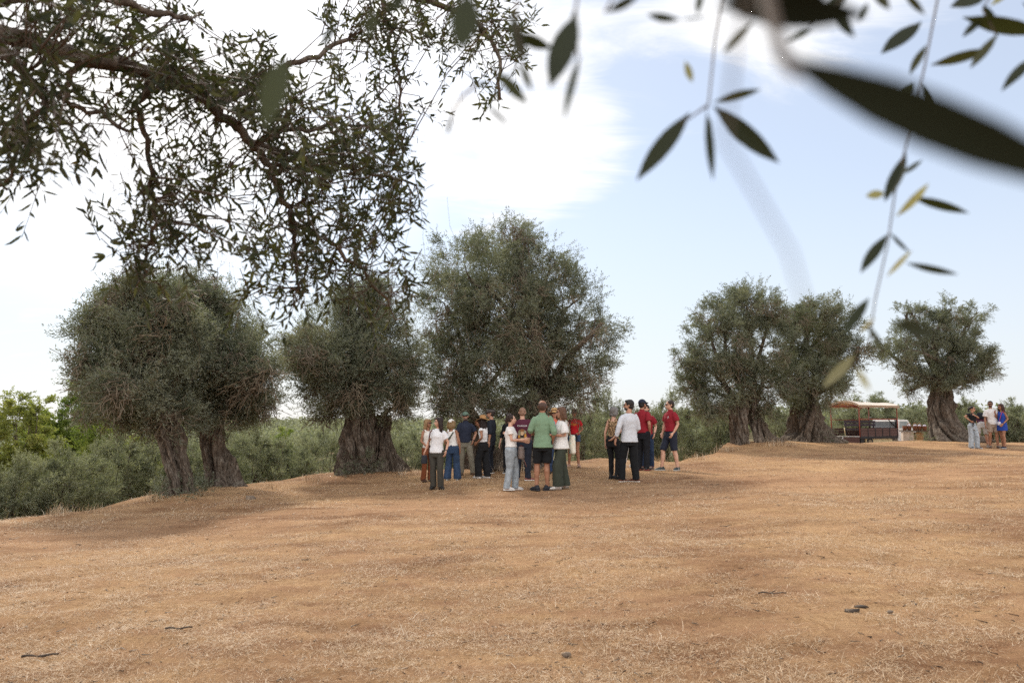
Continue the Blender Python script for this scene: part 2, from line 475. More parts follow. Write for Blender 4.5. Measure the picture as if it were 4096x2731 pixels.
def sprays(r, P0, D, L, nl, ll, lw, fold=False, tone=None, droop=.15):
    """Leafy twigs: nl leaves along each twig. Returns leaf verts, faces, tone."""
    n = len(P0)
    tt = (np.arange(nl) + .5) / nl
    tt = .12 + .9 * tt[None, :] + r.normal(0, .03, (n, nl))
    ref = unit(r.normal(0, 1, (n, 3)))
    s = unit(np.cross(D, ref)); q = np.cross(s, D)
    ang = np.arange(nl)[None, :] * 2.4 + r.random((n, 1)) * 6.28 + r.normal(0, .3, (n, nl))
    side = s[:, None] * np.cos(ang)[..., None] + q[:, None] * np.sin(ang)[..., None]
    pos = P0[:, None] + D[:, None] * (L[:, None] * tt)[..., None]
    pos[..., 2] -= droop * L[:, None] * tt ** 2
    ld = unit(D[:, None] * (.65 + .35 * tt)[..., None] + side * .8 + r.normal(0, .22, (n, nl, 3)))
    ln = ll * (.65 + .6 * r.random((n, nl)))[..., None]
    wn = lw * (.7 + .6 * r.random((n, nl)))[..., None]
    wd = unit(np.cross(ld, unit(r.normal(0, 1, (n, nl, 3)))))
    tip = pos + ld * ln
    if not fold:
        mid = pos + ld * ln * .48
        V = np.stack([pos, mid + wd * wn * .5, tip, mid - wd * wn * .5], 2).reshape(-1, 3)
        Fq = np.arange(len(V)).reshape(-1, 4)
        k = 1
    else:
        nm = np.cross(wd, ld)
        cv = nm * ln * (.07 * r.normal(0, 1, (n, nl))[..., None])
        a = pos + ld * ln * .28 + cv * .6; b = pos + ld * ln * .68 + cv * .8
        up = nm * wn * .16
        tip = tip - cv * .6
        V = np.stack([pos, a + wd * wn * .46 + up, b + wd * wn * .40 + up, tip, b - wd * wn * .40 + up, a - wd * wn * .46 + up, a, b], 2).reshape(-1, 3)
        i = np.arange(n * nl) * 8
        Fq = np.stack([np.stack(c, -1) for c in ((i, i + 1, i + 6, i), )], 1)[:0].reshape(-1, 4)
        Fq = np.stack([np.stack([i, i + 1, i + 2, i + 7], -1), np.stack([i + 7, i + 2, i + 3, i + 3], -1)], 1)[:0].reshape(-1, 4)
        tri = np.stack([np.stack(c, -1) for c in ((i, i + 1, i + 6), (i + 6, i + 1, i + 2), (i + 6, i + 2, i + 7), (i + 7, i + 2, i + 3),
                                                 (i, i + 6, i + 5), (i + 6, i + 7, i + 4), (i + 6, i + 4, i + 5), (i + 7, i + 3, i + 4))], 1).reshape(-1, 3)
        Fq = tri; k = 8
    if tone is None: tone = r.random(n)
    tn = np.clip(tone[:, None] * .6 + .4 * r.random((n, nl)), 0, 1)
    return V, Fq, np.repeat(tn.ravel(), k)

def crown_twigs(r, blobs, n, gap=.5, gscale=1.3, shell=.5, seed=0, clump=.90, crad=.27):
    """Start points and directions of leafy twigs: most gather in clumps on a set of ellipsoids, the rest spread between."""
    B = np.array(blobs)
    wgt = (B[:, 3] * B[:, 4] + B[:, 4] * B[:, 5] + B[:, 3] * B[:, 5]); wgt = wgt / wgt.sum()
    def spots(m, sh, hi):
        k = r.choice(len(B), m, p=wgt)
        d = unit(r.normal(0, 1, (m, 3)))
        fr = sh + (hi - sh) * r.random(m) ** .7
        bump = np.array([mnoise.noise(Vector(v)) for v in (d * 2.1 + k[:, None] * 3.7 + seed)])
        bump = bump + .5 * np.array([mnoise.noise(Vector(v)) for v in (d * 5.1 + k[:, None] * 3.7 - seed)])
        P = B[k, :3] + d * B[k, 3:6] * (fr * (1.06 + .46 * bump))[:, None]
        deep = np.zeros(m, bool)
        for j in range(len(B)):
            e = ((P - B[j, :3]) / B[j, 3:6]); deep |= (np.sum(e * e, 1) < .22) & (k != j)
        keep = ~deep | (r.random(m) < .25)
        return P[keep], d[keep], k[keep]
    nc = int(n * clump); per = 24
    C, dc, kc = spots(max(int(nc / per * 1.25), 8), .66, 1.10)
    out_ = r.random(len(C)) < .27; C = C + dc * (out_ * (.06 + .25 * r.random(len(C))))[:, None]
    i = r.integers(0, len(C), nc)
    cr = crad * (.5 + 1.1 * r.random(len(C)))
    P1 = C[i] + unit(r.normal(0, 1, (nc, 3))) * (cr[i] * r.random(nc) ** .45)[:, None]
    ctone = r.normal(0, .55, len(C))
    P2, d2, k2 = spots(n - nc, shell, 1.0)
    P = np.concatenate([P1, P2]); d = np.concatenate([dc[i], d2]); k = np.concatenate([kc[i], k2])
    nz = np.concatenate([ctone[i], np.array([mnoise.noise(Vector(p) * gscale + Vector((seed, 0, 0))) for p in P2]) - .1])
    keep = np.concatenate([np.ones(nc, bool), nz[nc:] + .1 > -gap])
    D = unit(d * .8 + r.normal(0, .5, (len(P), 3)) + np.array([0, 0, .35]))
    return P[keep], D[keep], nz[keep], k[keep]

def make_crown(name, parent, blobs, ntw, nl, ll, lw, L, mat, seed, gap=.35, origin=None, shell=.5, clump=.9, dry=.0):
    r = np.random.default_rng(seed)
    P, D, nz, k = crown_twigs(r, blobs, ntw, gap, seed=seed, clump=clump)
    Ls = L[0] + (L[1] - L[0]) * r.random(len(P))
    # tone varies by clump, partly imitating lit patches; whole clumps turn dry and brown
    tn = np.clip(.45 + .75 * nz + .15 * r.normal(0, 1, len(P)), 0, .86)
    if dry:
        dn = np.array([mnoise.noise(Vector(p) * .9 + Vector((0, seed * 1.7, 3))) for p in P])
        tn = np.where(dn > .42 - dry, .9 + .35 * r.random(len(P)), tn)
    V, Fq, tone = sprays(r, P - D * (Ls * .45)[:, None], D, Ls, nl, ll, lw, tone=tn)
    o = np.array(origin) if origin is not None else np.zeros(3)
    c = mesh_np(name, V - o, Fq, mat, parent, attrs={'tone': tone})
    return c, P, D

def tube_path(a, b, bend, n, r):
    a, b = Vector(a), Vector(b)
    off = Vector(r.normal(0, 1, 3)) * bend * (b - a).length
    pts = []
    for i in range(n):
        s = i / (n - 1)
        p = a.lerp(b, s) + off * (4 * s * (1 - s)) * .5
        p += Vector(r.normal(0, 1, 3)) * .02 * (b - a).length
        pts.append(p)
    pts[0] = a
    return pts

MATB, t, out = new_mat('old_olive_bark')
tc = t.n('ShaderNodeTexCoord'); P = tc.outputs['Object']
st = t.noise(t.mapping(P, (7, 7, 1.6)), 2.0, 8, .68, .8)
vo = t.n('ShaderNodeTexVoronoi', feature='DISTANCE_TO_EDGE', ins={'Scale': 9.0}); t.set(vo.inputs['Vector'], t.mapping(P, (1.5, 1.5, .45)))
lich = t.noise(P, 3.2, 6, .7)
col = t.ramp(st, [(.32, (.040, .030, .023)), (.5, (.125, .094, .070)), (.68, (.26, .215, .172))])
col = t.mix(t.ramp(lich, [(.55, 0.0), (.72, .65)]), col, (.31, .275, .225))
hh = t.math('ADD', t.math('MULTIPLY', st, 1.0), t.math('MULTIPLY', t.ramp(vo.outputs['Distance'], [(0, 0.0), (.25, 1.0)]), .5))
bp = t.n('ShaderNodeBump', ins={'Strength': .85, 'Distance': .05, 'Height': hh})
p = t.n('ShaderNodeBsdfPrincipled', ins={'Base Color': col, 'Roughness': .92, 'Specular IOR Level': .15, 'Normal': bp.outputs[0]})
t.set(out.inputs[0], p.outputs[0]); MAT['bark'] = MATB

def trunk(parent, base, path, radii, seed, flare=.7, fh=.5, twist=.5, ridges=6, ell=1.0, fdir=None, hollow=1, origin=(0, 0, 0), name='trunk', rough=1.0):
    """Gnarled old olive bole: ridged, twisted, flaring into roots. path: list of points; radii at the same stations."""
    r = np.random.default_rng(seed)
    nz_, nt = 90, 150
    pts = np.array([tuple(p) for p in path]); rad = np.array(radii)
    s = np.linspace(0, 1, len(pts)); ss = np.linspace(0, 1, nz_)
    C = np.stack([np.interp(ss, s, pts[:, i]) for i in range(3)], -1)
    # smooth the polyline
    for _ in range(8):
        C[1:-1] = (C[:-2] + 2 * C[1:-1] + C[2:]) / 4
    Rr = np.interp(ss, s, rad)
    zrel = C[:, 2] - base[2]; zspan = float(zrel.max())
    th = np.linspace(0, 2 * PI, nt, endpoint=False)
    ph = r.random(ridges) * 6.28; amp = .08 + .18 * r.random(ridges); wd = 4 + 8 * r.random(ridges); tw = twist * (1 + .5 * r.normal(0, 1, ridges))
    hol = [(r.random() * 6.28, r.random() * .5 + .15, .35 + .3 * r.random(), .28 + .15 * r.random()) for _ in range(hollow + 2)]
    knots = [(r.random() * 6.28, r.random() * zspan, .10 + .14 * r.random(), .10 + .22 * r.random()) for _ in range(9)]
    V = np.zeros((nz_, nt, 3))
    so = seed * 5.3; tsg = 1 if seed % 2 else -1
    for i in range(nz_):
        f = np.ones(nt) * .86
        for j in range(ridges):
            c = .5 + .5 * np.cos(th - ph[j] - tw[j] * zrel[i])
            f += amp[j] * c ** wd[j]
        # crevices
        for (ha, hz, hs, hd) in hol:
            dth = np.angle(np.exp(1j * (th - ha - .4 * zrel[i])))
            f -= hd * np.exp(-(dth / .24) ** 2 - ((ss[i] - hz) / hs) ** 2)
        fl = flare * math.exp(-max(zrel[i], 0) / fh)
        lob = .12 + .55 * np.clip(sum((.5 + .5 * np.cos(th - ph[j] - .2)) ** 14 for j in range(ridges)), 0, 1.3)
        g = 1 + fl * lob
        if fdir is not None:
            g = g + fdir[1] * math.exp(-max(zrel[i], 0) / fdir[2]) * (.5 + .5 * np.cos(th - fdir[0])) ** 3
        cre = np.array([1 - abs(mnoise.noise(Vector((math.cos(a + .6 * zrel[i] * tsg) * 2.7 + so, math.sin(a + .6 * zrel[i] * tsg) * 2.7, zrel[i] * .5 + 7)))) for a in th])
        f = f / f.mean() - .40 * np.clip((cre - .72) / .28, 0, 1) ** 1.6
        nzv = np.array([mnoise.fractal(Vector((math.cos(a + .35 * zrel[i]) * 1.25 + so, math.sin(a + .35 * zrel[i]) * 1.25, zrel[i] * .75)), .8, 2.1, 4) for a in th])
        nzf = np.array([mnoise.noise(Vector((math.cos(a) * 9 + so, math.sin(a) * 9, zrel[i] * 2.3))) for a in th])
        for (ka, kz, ks, kd) in knots:
            f = f + kd * np.exp(-(np.angle(np.exp(1j * (th - ka))) / .30) ** 2 - ((zrel[i] - kz) / ks) ** 2)
        f = f * g * (1 + (.34 * nzv + .075 * nzf) * rough)
        V[i, :, 0] = C[i, 0] + np.cos(th) * Rr[i] * f * ell
        V[i, :, 1] = C[i, 1] + np.sin(th) * Rr[i] * f
        V[i, :, 2] = C[i, 2] + .05 * nzv
    V = V.reshape(-1, 3) - np.array(origin)
    ix = np.arange(nz_ * nt).reshape(nz_, nt)
    q = np.stack([ix[:-1], np.roll(ix[:-1], -1, 1), np.roll(ix[1:], -1, 1), ix[1:]], -1).reshape(-1, 4)
    return mesh_np(name, V, q, MAT['bark'], parent, smooth=True)

def old_olive(base_uv, depth, trunks, blobs, ntw, label, seed, dead=60, cat='tree', ll=.075, lw=.018, dry=.06, gap=.33, group='ancient olive trees round the clearing', nl=18, suckers=()):
    """blobs: (u, v, ru, rv[, dy]) read off the photo, turned into ellipsoids at the tree's own distance."""
    u0 = base_uv[0]
    x0 = (u0 - 2048) / F * depth / 1.0
    o = at(u0, base_uv[1], depth); gz = H1(o.x, o.y); o.z = gz
    root = empty('olive_tree', o, 0, label, cat, group)
    r = np.random.default_rng(seed)
    B = []
    for b in blobs:
        dy = b[4] if len(b) > 4 else float(r.normal(0, .45))
        c = at(b[0], b[1], depth + dy); k = pxm(depth)
        B.append((c.x, c.y, c.z, b[2] * k * .90, (b[2] + b[3]) * .5 * k, b[3] * k * .92))
    org = (o.x, o.y, o.z)
    crown, P, D = make_crown('crown', root, B, int(ntw * 1.5), nl, ll, lw, (.28, .72), MAT['leaf'], seed, gap=gap, origin=org, dry=dry)
    tops = []
    for k, tk in enumerate(trunks):
        pts = [at(pu, pv, depth + (pd if pd else 0)) for (pu, pv, pr, pd) in tk['path']]
        b0 = pts[0].copy(); b0.z = H1(b0.x, b0.y)
        rad = [pr * .86 * pxm(depth) for (pu, pv, pr, pd) in tk['path']]
        low = pts[0].copy(); low.z = b0.z - .35
        pth = [low] + [b0] + pts[1:]
        trunk(root, b0, pth, [rad[0] * 1.05] + rad, seed * 7 + k, flare=tk.get('flare', .6) * .5, fh=tk.get('fh', .45), twist=tk.get('twist', .8), ridges=tk.get('ridges', 7), fdir=tk.get('fdir'), origin=org, hollow=tk.get('hollow', 1))
        tops.append((pts[-1], rad[-1], pts[-2]))
    # limbs from the boles into each mass of the crown, then finer branches
    lm = MB()
    for b in B:
        c = Vector(b[:3])
        tp = min(tops, key=lambda q: (q[0] - c).length)
        start = tp[0].lerp(tp[2], .35 * r.random())
        pts = tube_path(start, c, .16, 7, r)
        lm.tube([p - o for p in pts], [tp[1] * .42 * (1 - .8 * i / 6) + .015 for i in range(7)], 7, True)
        for j in range(7):
            e = c + Vector(unit(r.normal(0, 1, 3))) * 1.0
            d = e - c
            e = c + Vector((d.x * b[3], d.y * b[4], d.z * b[5])) * .85
            q = tube_path(pts[4].lerp(pts[6], r.random()), e, .2, 5, r)
            lm.tube([p - o for p in q], [.03, .024, .018, .012, .006], 5, False)
    lm.build('limbs', MAT['bark'], root, True)
    # suckers sprouting at the foot
    if suckers:
        sb = [(q.x, q.y, H1(q.x, q.y) + .12, sr, sr * .8, .22) for (su, sv, sr) in suckers for q in [at(su, sv, depth - .5)]]
        c2, _, _ = make_crown('basal_shoots', root, sb, 90 * len(sb), 12, .05, .016, (.12, .3), MAT['leaf'], seed + 500, gap=.6, origin=org)
    # bare dead twigs, pale, hanging in bunches in the lower and facing side of the crown
    if dead:
        P0s, P1s, tn = [], [], []
        for _ in range(int(dead * 1.15)):
            b = B[r.integers(len(B))]
            d = unit(np.array([r.normal(0, .55), -abs(r.normal(.9, .4)), r.normal(-.3, .4)]))
            c = np.array(b[:3]) + d * np.array(b[3:6]) * (.86 + .22 * r.random())
            ax = unit(d * .5 + np.array([r.normal(0, .4), -.2, -.5 + r.normal(0, .35)]))
            ct = r.random()
            for j in range(int(r.integers(7, 15))):
                p = c + r.normal(0, .10, 3); dd = unit(ax + r.normal(0, .42, 3)); ln = .12 + .16 * r.random()
                for sgm in range(2):
                    e = p + dd * ln
                    P0s.append(p); P1s.append(e); tn.append(ct * .6 + .4 * r.random())
                    if r.random() < .7:
                        d2 = unit(dd + r.normal(0, .6, 3)); P0s.append(e); P1s.append(e + d2 * ln * .6); tn.append(ct * .6 + .4 * r.random())
                    p = e; dd = unit(dd + r.normal(0, .35, 3) + np.array([0, 0, -.12])); ln *= .8
        V, q = tubes3(np.array(P0s), np.array(P1s), .0085, .005)
        mesh_np('dead_twigs', V - np.array(org), q, MAT['dead'], root, attrs={'tone': np.repeat(tn, 3)})
    return root

T3 = old_olive((2060, 1880), 22.2, [
    dict(path=[(2090, 1880, 105, 0), (2085, 1790, 88, 0), (2090, 1700, 80, 0), (2130, 1600, 70, 0), (2170, 1540, 45, 0)], flare=.9, fh=.4, ridges=8, hollow=2),
    dict(path=[(1930, 1875, 70, .4), (1925, 1780, 50, .4), (1905, 1690, 42, .3), (1870, 1620, 30, .2)], flare=.7)],
    [(2040, 1010, 150, 130), (1880, 1090, 170, 140), (2180, 1090, 140, 130), (1790, 1240, 105, 150), (2260, 1230, 140, 150), (2040, 1230, 220, 180), (2395, 1300, 75, 85),
     (1850, 1360, 150, 150), (1790, 1500, 105, 120), (2000, 1480, 190, 160), (2200, 1430, 180, 150), (2330, 1470, 95, 120), (2100, 1600, 140, 85), (2300, 1580, 90, 65), (1880, 1600, 130, 70), (2050, 945, 60, 55), (1970, 1330, 130, 170, -1.0), (2120, 1340, 130, 170, -1.1), (2060, 1180, 120, 110, -.8), (1760, 1610, 60, 50)],
    11000, 'tallest ancient olive, a dense dark crown over the crowd of visitors', 3, dead=120)
T1 = old_olive((720, 1990), 17.0, [
    dict(path=[(728, 1985, 76, 0), (722, 1900, 62, 0), (690, 1810, 58, 0), (675, 1730, 58, 0), (660, 1660, 44, 0)], flare=.55, fh=.3, ridges=7)],
    [(545, 1195, 95, 65), (445, 1275, 90, 75), (390, 1335, 55, 52), (600, 1290, 120, 90), (700, 1215, 90, 75), (388, 1445, 58, 66), (470, 1420, 110, 90), (610, 1420, 120, 100), (410, 1545, 68, 66), (530, 1545, 110, 85), (680, 1530, 115, 95), (385, 1635, 42, 42), (580, 1650, 85, 55), (700, 1645, 95, 60), (720, 1360, 90, 110), (500, 1630, 50, 50), (415, 1225, 36, 32), (550, 1135, 38, 32)],
    7000, 'ancient olive with a thick braided trunk at the left edge of the clearing', 11, dead=85, suckers=[(650, 2000, .22), (790, 1975, .2)])
T1b = old_olive((890, 1955), 18.9, [
    dict(path=[(888, 1955, 72, 0), (870, 1880, 54, 0), (848, 1800, 52, 0), (842, 1740, 54, 0), (850, 1670, 40, 0)], flare=.75, fh=.35, ridges=6, hollow=3, fdir=(-.1, .35, .22))],
    [(790, 1180, 90, 65), (870, 1235, 80, 65), (770, 1310, 110, 95), (880, 1340, 105, 90), (1000, 1355, 55, 60), (960, 1430, 90, 85), (850, 1470, 130, 105), (1010, 1510, 60, 75), (910, 1580, 110, 75), (800, 1630, 90, 65), (1060, 1600, 38, 38), (990, 1640, 60, 40), (1070, 1480, 24, 34), (820, 1130, 30, 30), (880, 1660, 60, 35)],
    5900, 'ancient olive with a hollow split trunk, second in the row on the slope', 12, dead=70)
T2 = old_olive((1440, 1910), 21.2, [
    dict(path=[(1432, 1910, 88, 0), (1428, 1820, 80, 0), (1430, 1740, 80, 0), (1440, 1660, 66, 0), (1430, 1580, 55, 0)], flare=.35, fh=.4, ridges=9, hollow=2),
    dict(path=[(1560, 1905, 62, .6), (1535, 1820, 52, .6), (1520, 1740, 48, .6), (1530, 1660, 34, .5)], flare=.6, fh=.4, fdir=(0, .35, .3))],
    [(1450, 1230, 110, 90), (1330, 1330, 130, 95), (1250, 1420, 115, 75), (1175, 1430, 60, 55), (1400, 1450, 160, 125), (1560, 1400, 105, 130), (1610, 1520, 50, 90), (1440, 1570, 130, 75), (1310, 1550, 75, 65), (1590, 1620, 60, 45), (1490, 1160, 60, 50), (1300, 1640, 40, 40)],
    6800, 'ancient olive with a broad buttressed trunk, beside the women in white tops', 21, dead=90, suckers=[(1400, 1915, .35), (1480, 1918, .3)])
T4 = old_olive((2960, 1790), 30.0, [
    dict(path=[(2960, 1790, 42, 0), (2952, 1730, 34, 0), (2950, 1670, 33, 0), (2960, 1600, 24, 0)], flare=.5, fh=.35, ridges=5),
    dict(path=[(3062, 1775, 48, .3), (3036, 1715, 40, .3), (3016, 1660, 36, .3), (3010, 1590, 28, .2)], flare=.6, fh=.35, fdir=(0, .9, .22), ridges=7)],
    [(2980, 1225, 110, 70), (2850, 1270, 75, 75), (3090, 1240, 65, 65), (2890, 1380, 135, 110), (3040, 1380, 140, 120), (2750, 1430, 55, 55), (2770, 1550, 60, 75), (2890, 1530, 125, 105), (3050, 1540, 120, 110), (2830, 1640, 55, 40), (3000, 1640, 90, 45), (2950, 1180, 50, 40)],
    6200, 'ancient olive with two leaning trunks, between the red shirts and the truck', 31, dead=80, ll=.085, lw=.021)
T5 = old_olive((3240, 1768), 32.0, [
    dict(path=[(3240, 1765, 92, 0), (3232, 1710, 70, 0), (3225, 1650, 62, 0), (3230, 1580, 46, 0)], flare=.5, fh=.4, ridges=9, hollow=2, fdir=(0, .6, .22))],
    [(3260, 1260, 90, 55), (3350, 1300, 65, 70), (3230, 1370, 120, 100), (3340, 1420, 90, 85), (3430, 1390, 35, 45), (3240, 1510, 130, 105), (3330, 1560, 60, 65), (3200, 1600, 80, 45), (3180, 1280, 60, 50)],
    5200, 'ancient olive with a squat flaring trunk just behind the truck canopy', 32, dead=40, suckers=[(3340, 1765, .4)], ll=.085, lw=.021)
T6 = old_olive((3770, 1765), 36.0, [
    dict(path=[(3772, 1768, 84, 0), (3760, 1700, 58, 0), (3752, 1640, 54, 0), (3765, 1575, 44, 0), (3770, 1520, 32, 0)], flare=.55, fh=.4, ridges=9, fdir=(-.3, .5, .18))],
    [(3795, 1240, 38, 50), (3650, 1260, 50, 35), (3720, 1310, 95, 65), (3830, 1340, 75, 75), (3610, 1400, 65, 55), (3530, 1390, 30, 22), (3740, 1430, 125, 85), (3880, 1440, 75, 70), (3630, 1490, 50, 38), (3800, 1510, 120, 38), (3640, 1565, 22, 30), (3890, 1250, 42, 30), (3945, 1470, 28, 40)],
    4600, 'solitary ancient olive with a stout gnarled trunk beside the basket table', 41, dead=30, suckers=[(3730, 1772, .5), (3830, 1775, .5), (3690, 1765, .4)], ll=.09, lw=.022)

# ---- younger olives and other trees behind the brow: a few prototypes, then copies
def proto_tree(name, kind, seed, blobs, ntw, nl, ll, lw, mat, stems, L=(.35, .8), gap=.4):
    root = empty(name, (0, 0, 0))
    r = np.random.default_rng(seed)
    make_crown('crown', root, blobs, ntw, nl, ll, lw, L, MAT[mat], seed, gap=gap, clump=.55 if kind in 'yg' else .82)
    st = MB()
    for k in range(stems):
        b = blobs[int(r.integers(len(blobs)))]
        a = Vector((r.normal(0, .12), r.normal(0, .12), -.4))
        pts = tube_path(a, Vector(b[:3]), .12, 7, r)
        st.tube(pts, [.085, .075, .06, .05, .04, .028, .012], 7, False)
    for b in blobs:
        for j in range(4):
            e = Vector(b[:3]) + Vector(unit(r.normal(0, 1, 3))) * min(b[3:6]) * .9
            st.tube(tube_path((b[0] * .3, b[1] * .3, b[2] * .45), e, .15, 5, r), [.04, .03, .022, .014, .006], 5, False)
    st.build('trunk', MAT['bark'], root, True)
    return root
BUSH = [proto_tree('olive_tree', 'o', 101, [(0, 0, 2.2, 1.5, 1.4, 1.3), (-.9, .2, 1.5, 1.0, 1.1, 1.1), (.9, -.2, 1.6, 1.0, 1.0, 1.1), (.2, -.6, 1.1, 1.1, .9, .9), (-.4, .1, 3.0, .8, .8, .7), (.6, .3, 2.9, .7, .7, .7)], 2300, 20, .10, .025, 'leaf_bg', 4),
        proto_tree('olive_tree', 'o', 102, [(0, 0, 2.0, 1.3, 1.3, 1.2), (-1.0, 0, 2.1, .9, 1.0, 1.0), (.8, .2, 2.4, 1.0, 1.0, .9), (-.2, -.5, 1.1, 1.3, .9, .8), (.3, 0, 3.1, .7, .7, .6), (1.1, -.2, 1.3, .8, .8, .8)], 2300, 20, .10, .025, 'leaf_bg', 3),
        proto_tree('olive_tree', 'o', 103, [(0, 0, 2.6, 1.1, 1.1, 1.1), (-.7, .1, 1.9, .9, .9, .9), (.8, 0, 1.8, .9, .9, .9), (0, -.4, 1.3, 1.0, .8, .6), (-.2, 0, 3.4, .6, .6, .5)], 1900, 20, .10, .025, 'leaf_bg', 3, gap=.3)]
TALL = [proto_tree('yellowing_tree', 'y', 111, [(0, 0, 5.5, 1.5, 1.5, 2.2), (-.9, 0, 4.2, 1.3, 1.3, 1.8), (.9, .2, 4.0, 1.3, 1.3, 1.7), (0, 0, 2.4, 1.6, 1.5, 1.4), (-.4, 0, 7.6, .6, .6, .9), (.7, 0, 7.0, .6, .6, .9), (-1.1, 0, 6.3, .6, .6, .8)], 2300, 15, .15, .08, 'leaf_yellow', 6, (.4, 1.0), gap=.22),
        proto_tree('broadleaf_tree', 'g', 112, [(0, 0, 5.0, 1.7, 1.6, 1.9), (-1.2, 0, 3.8, 1.3, 1.3, 1.5), (1.2, .2, 3.9, 1.4, 1.3, 1.5), (0, -.3, 2.6, 1.8, 1.5, 1.3), (.5, 0, 6.8, .8, .8, .8)], 2200, 16, .15, .08, 'leaf_green', 5, (.4, 1.0), gap=.28)]
PROTO_H = {0: 3.75, 1: 3.65, 2: 3.85, 10: 8.3, 11: 7.5}
PROTO_W = {0: 4.2, 1: 4.2, 2: 3.6, 10: 4.6, 11: 5.4}
used = set()
def bg_tree(kind, u, vtop, depth, wpx, label, group, rz=0.0):
    P0 = BUSH[kind] if kind < 10 else TALL[kind - 10]
    if kind in used: o = copy_tree(P0)
    else: o = P0; used.add(kind)
    c = at(u, 1700, depth); gz = H1(c.x, c.y)
    top = at(u, vtop, depth).z
    hs = (top - gz) / PROTO_H[kind] * (1 + .10 * math.sin(u * 1.7)); ws = wpx * pxm(depth) / PROTO_W[kind]
    o.location = (c.x, c.y, gz - .05); o.scale = (ws, (ws + hs) / 2, hs); o.rotation_euler = (0, 0, rz)
    tag(o, label, 'tree', group)
    return o
LOW = 'young olives in the lower orchard'
MIDG = 'young olives past the middle of the field'
FARG = 'olives along the far end of the field'
BRD = 'broadleaf trees in the valley'
for a in [
    (0, -150, 1800, 17.5, 420, 'young olive cut off by the picture edge, below the yellowing tree', LOW, 0),
    (1, 60, 1855, 18.0, 400, 'low young olive nearest the picture edge, under the yellow tree', LOW, 1),
    (0, 300, 1830, 19.5, 420, 'rounded young olive in front of the green valley trees', LOW, 2),
    (2, 470, 1790, 21.5, 400, 'silvery young olive standing taller, left of the braided trunk', LOW, 3),
    (1, 600, 1770, 23.5, 420, 'grey-green young olive right behind the braided trunk', LOW, .6),
    (0, 800, 1790, 24, 360, 'young olive glimpsed between the two trunks on the slope', LOW, 1.8),
    (2, 1010, 1770, 24.5, 330, 'young olive with bare stems just past the split trunk', LOW, 2.7),
    (1, 1160, 1735, 26, 380, 'young olive filling the gap left of the broad buttressed trunk', LOW, 3.3),
    (0, 1290, 1725, 29, 330, 'young olive half hidden by the broad buttressed trunk', LOW, 4.0),
    (2, 950, 1740, 33, 330, 'paler young olive farther down the slope, over the bare-stemmed one', LOW, 5.0),
    (0, 1640, 1700, 28, 300, 'young olive behind the woman in rust trousers', LOW, .4),
    (1, 1790, 1695, 30, 300, 'young olive behind the man in the navy polo', LOW, 1.1),
    (2, 1950, 1690, 32, 300, 'young olive seen under the tall crown behind the straw hat', LOW, 2.1),
    (0, 2330, 1650, 34, 280, 'young olive behind the woman in the red T-shirt', MIDG, 2.4),
    (1, 2440, 1600, 37, 270, 'young olive rising above the grey-haired woman', MIDG, 3.1),
    (2, 2545, 1640, 36, 230, 'young olive hidden mostly by the man in the white shirt', MIDG, .2),
    (0, 2640, 1635, 36, 240, 'young olive between the group and the lone man in red', MIDG, 4.4),
    (2, 2790, 1600, 38, 260, 'tall young olive just right of the lone man in red', MIDG, 5.5),
    (1, 2880, 1640, 35, 220, 'young olive at the foot of the two leaning trunks', MIDG, 1.5),
    (0, 3120, 1650, 44, 200, 'young olive showing between the leaning trunks and the squat one', MIDG, .9),
    (1, 3420, 1600, 54, 230, 'bushy olive seen under the truck canopy', FARG, 2.0),
    (2, 3510, 1570, 58, 200, 'taller olive topping the truck canopy', FARG, 3.0),
    (0, 3650, 1615, 52, 190, 'dark olive behind the baskets', FARG, 4.1),
    (2, 3870, 1615, 50, 170, 'thin-topped olive beside the stout gnarled trunk', FARG, 5.2),
    (1, 3960, 1650, 48, 220, 'olive behind the man in the white T-shirt', FARG, .7),
    (0, 4070, 1625, 48, 230, 'olive behind the woman in blue', FARG, 1.6),
    (1, 4220, 1630, 47, 230, 'olive cut by the picture edge beyond the woman in blue', FARG, 2.6),
    (10, 80, 1530, 52, 330, 'yellowing tree with a thin spiky top at the picture edge', BRD, 0),
    (11, 285, 1575, 58, 300, 'bright green tree beside the yellowing one', BRD, 1),
    (11, 400, 1660, 50, 260, 'green tree behind the crown of the braided olive', BRD, 2.4),
    (10, 560, 1720, 55, 240, 'yellow-green tree low behind the braided trunk', BRD, 3.9),
    (11, 640, 1745, 60, 220, 'small green tree beside the braided trunk', BRD, 4.8),
    (11, 1120, 1725, 62, 170, 'bright green tree rising above the orchard left of the broad trunk', BRD, .3),
    (10, -170, 1650, 56, 260, 'yellow tree cut off by the picture edge', BRD, 5.3),
    (11, 150, 1700, 70, 260, 'green tree low in the valley under the yellowing one', BRD, 3.0),
]:
    bg_tree(*a)

# far wooded ridge: one mass of distant crowns
r = np.random.default_rng(77)
n = 4200
yy = 105 + 165 * r.random(n); xx = (r.random(n) * 2 - 1) * .85 * yy
zz_ = hgt(xx, yy)
sz = (1.1 + 1.6 * r.random(n))
nl = 150
d = unit(r.normal(0, 1, (n, nl, 3))); rad = r.random((n, nl, 1)) ** .4
P = np.stack([xx, yy, zz_], -1)[:, None] + d * rad * sz[:, None, None] * np.array([1.1, 1.1, .8]) + np.array([0, 0, 1.0]) * sz[:, None, None]
a = unit(r.normal(0, 1, (n, nl, 3))); b = unit(np.cross(a, r.normal(0, 1, (n, nl, 3))))
k = (sz * .10)[:, None, None] * (.6 + .8 * r.random((n, nl, 1)))
V = np.stack([P - a * k, P + b * k * .6, P + a * k, P - b * k * .6], 2).reshape(-1, 3)
tn = np.clip(np.repeat(r.random(n), nl) * .7 + .3 * r.random(n * nl), 0, 1)
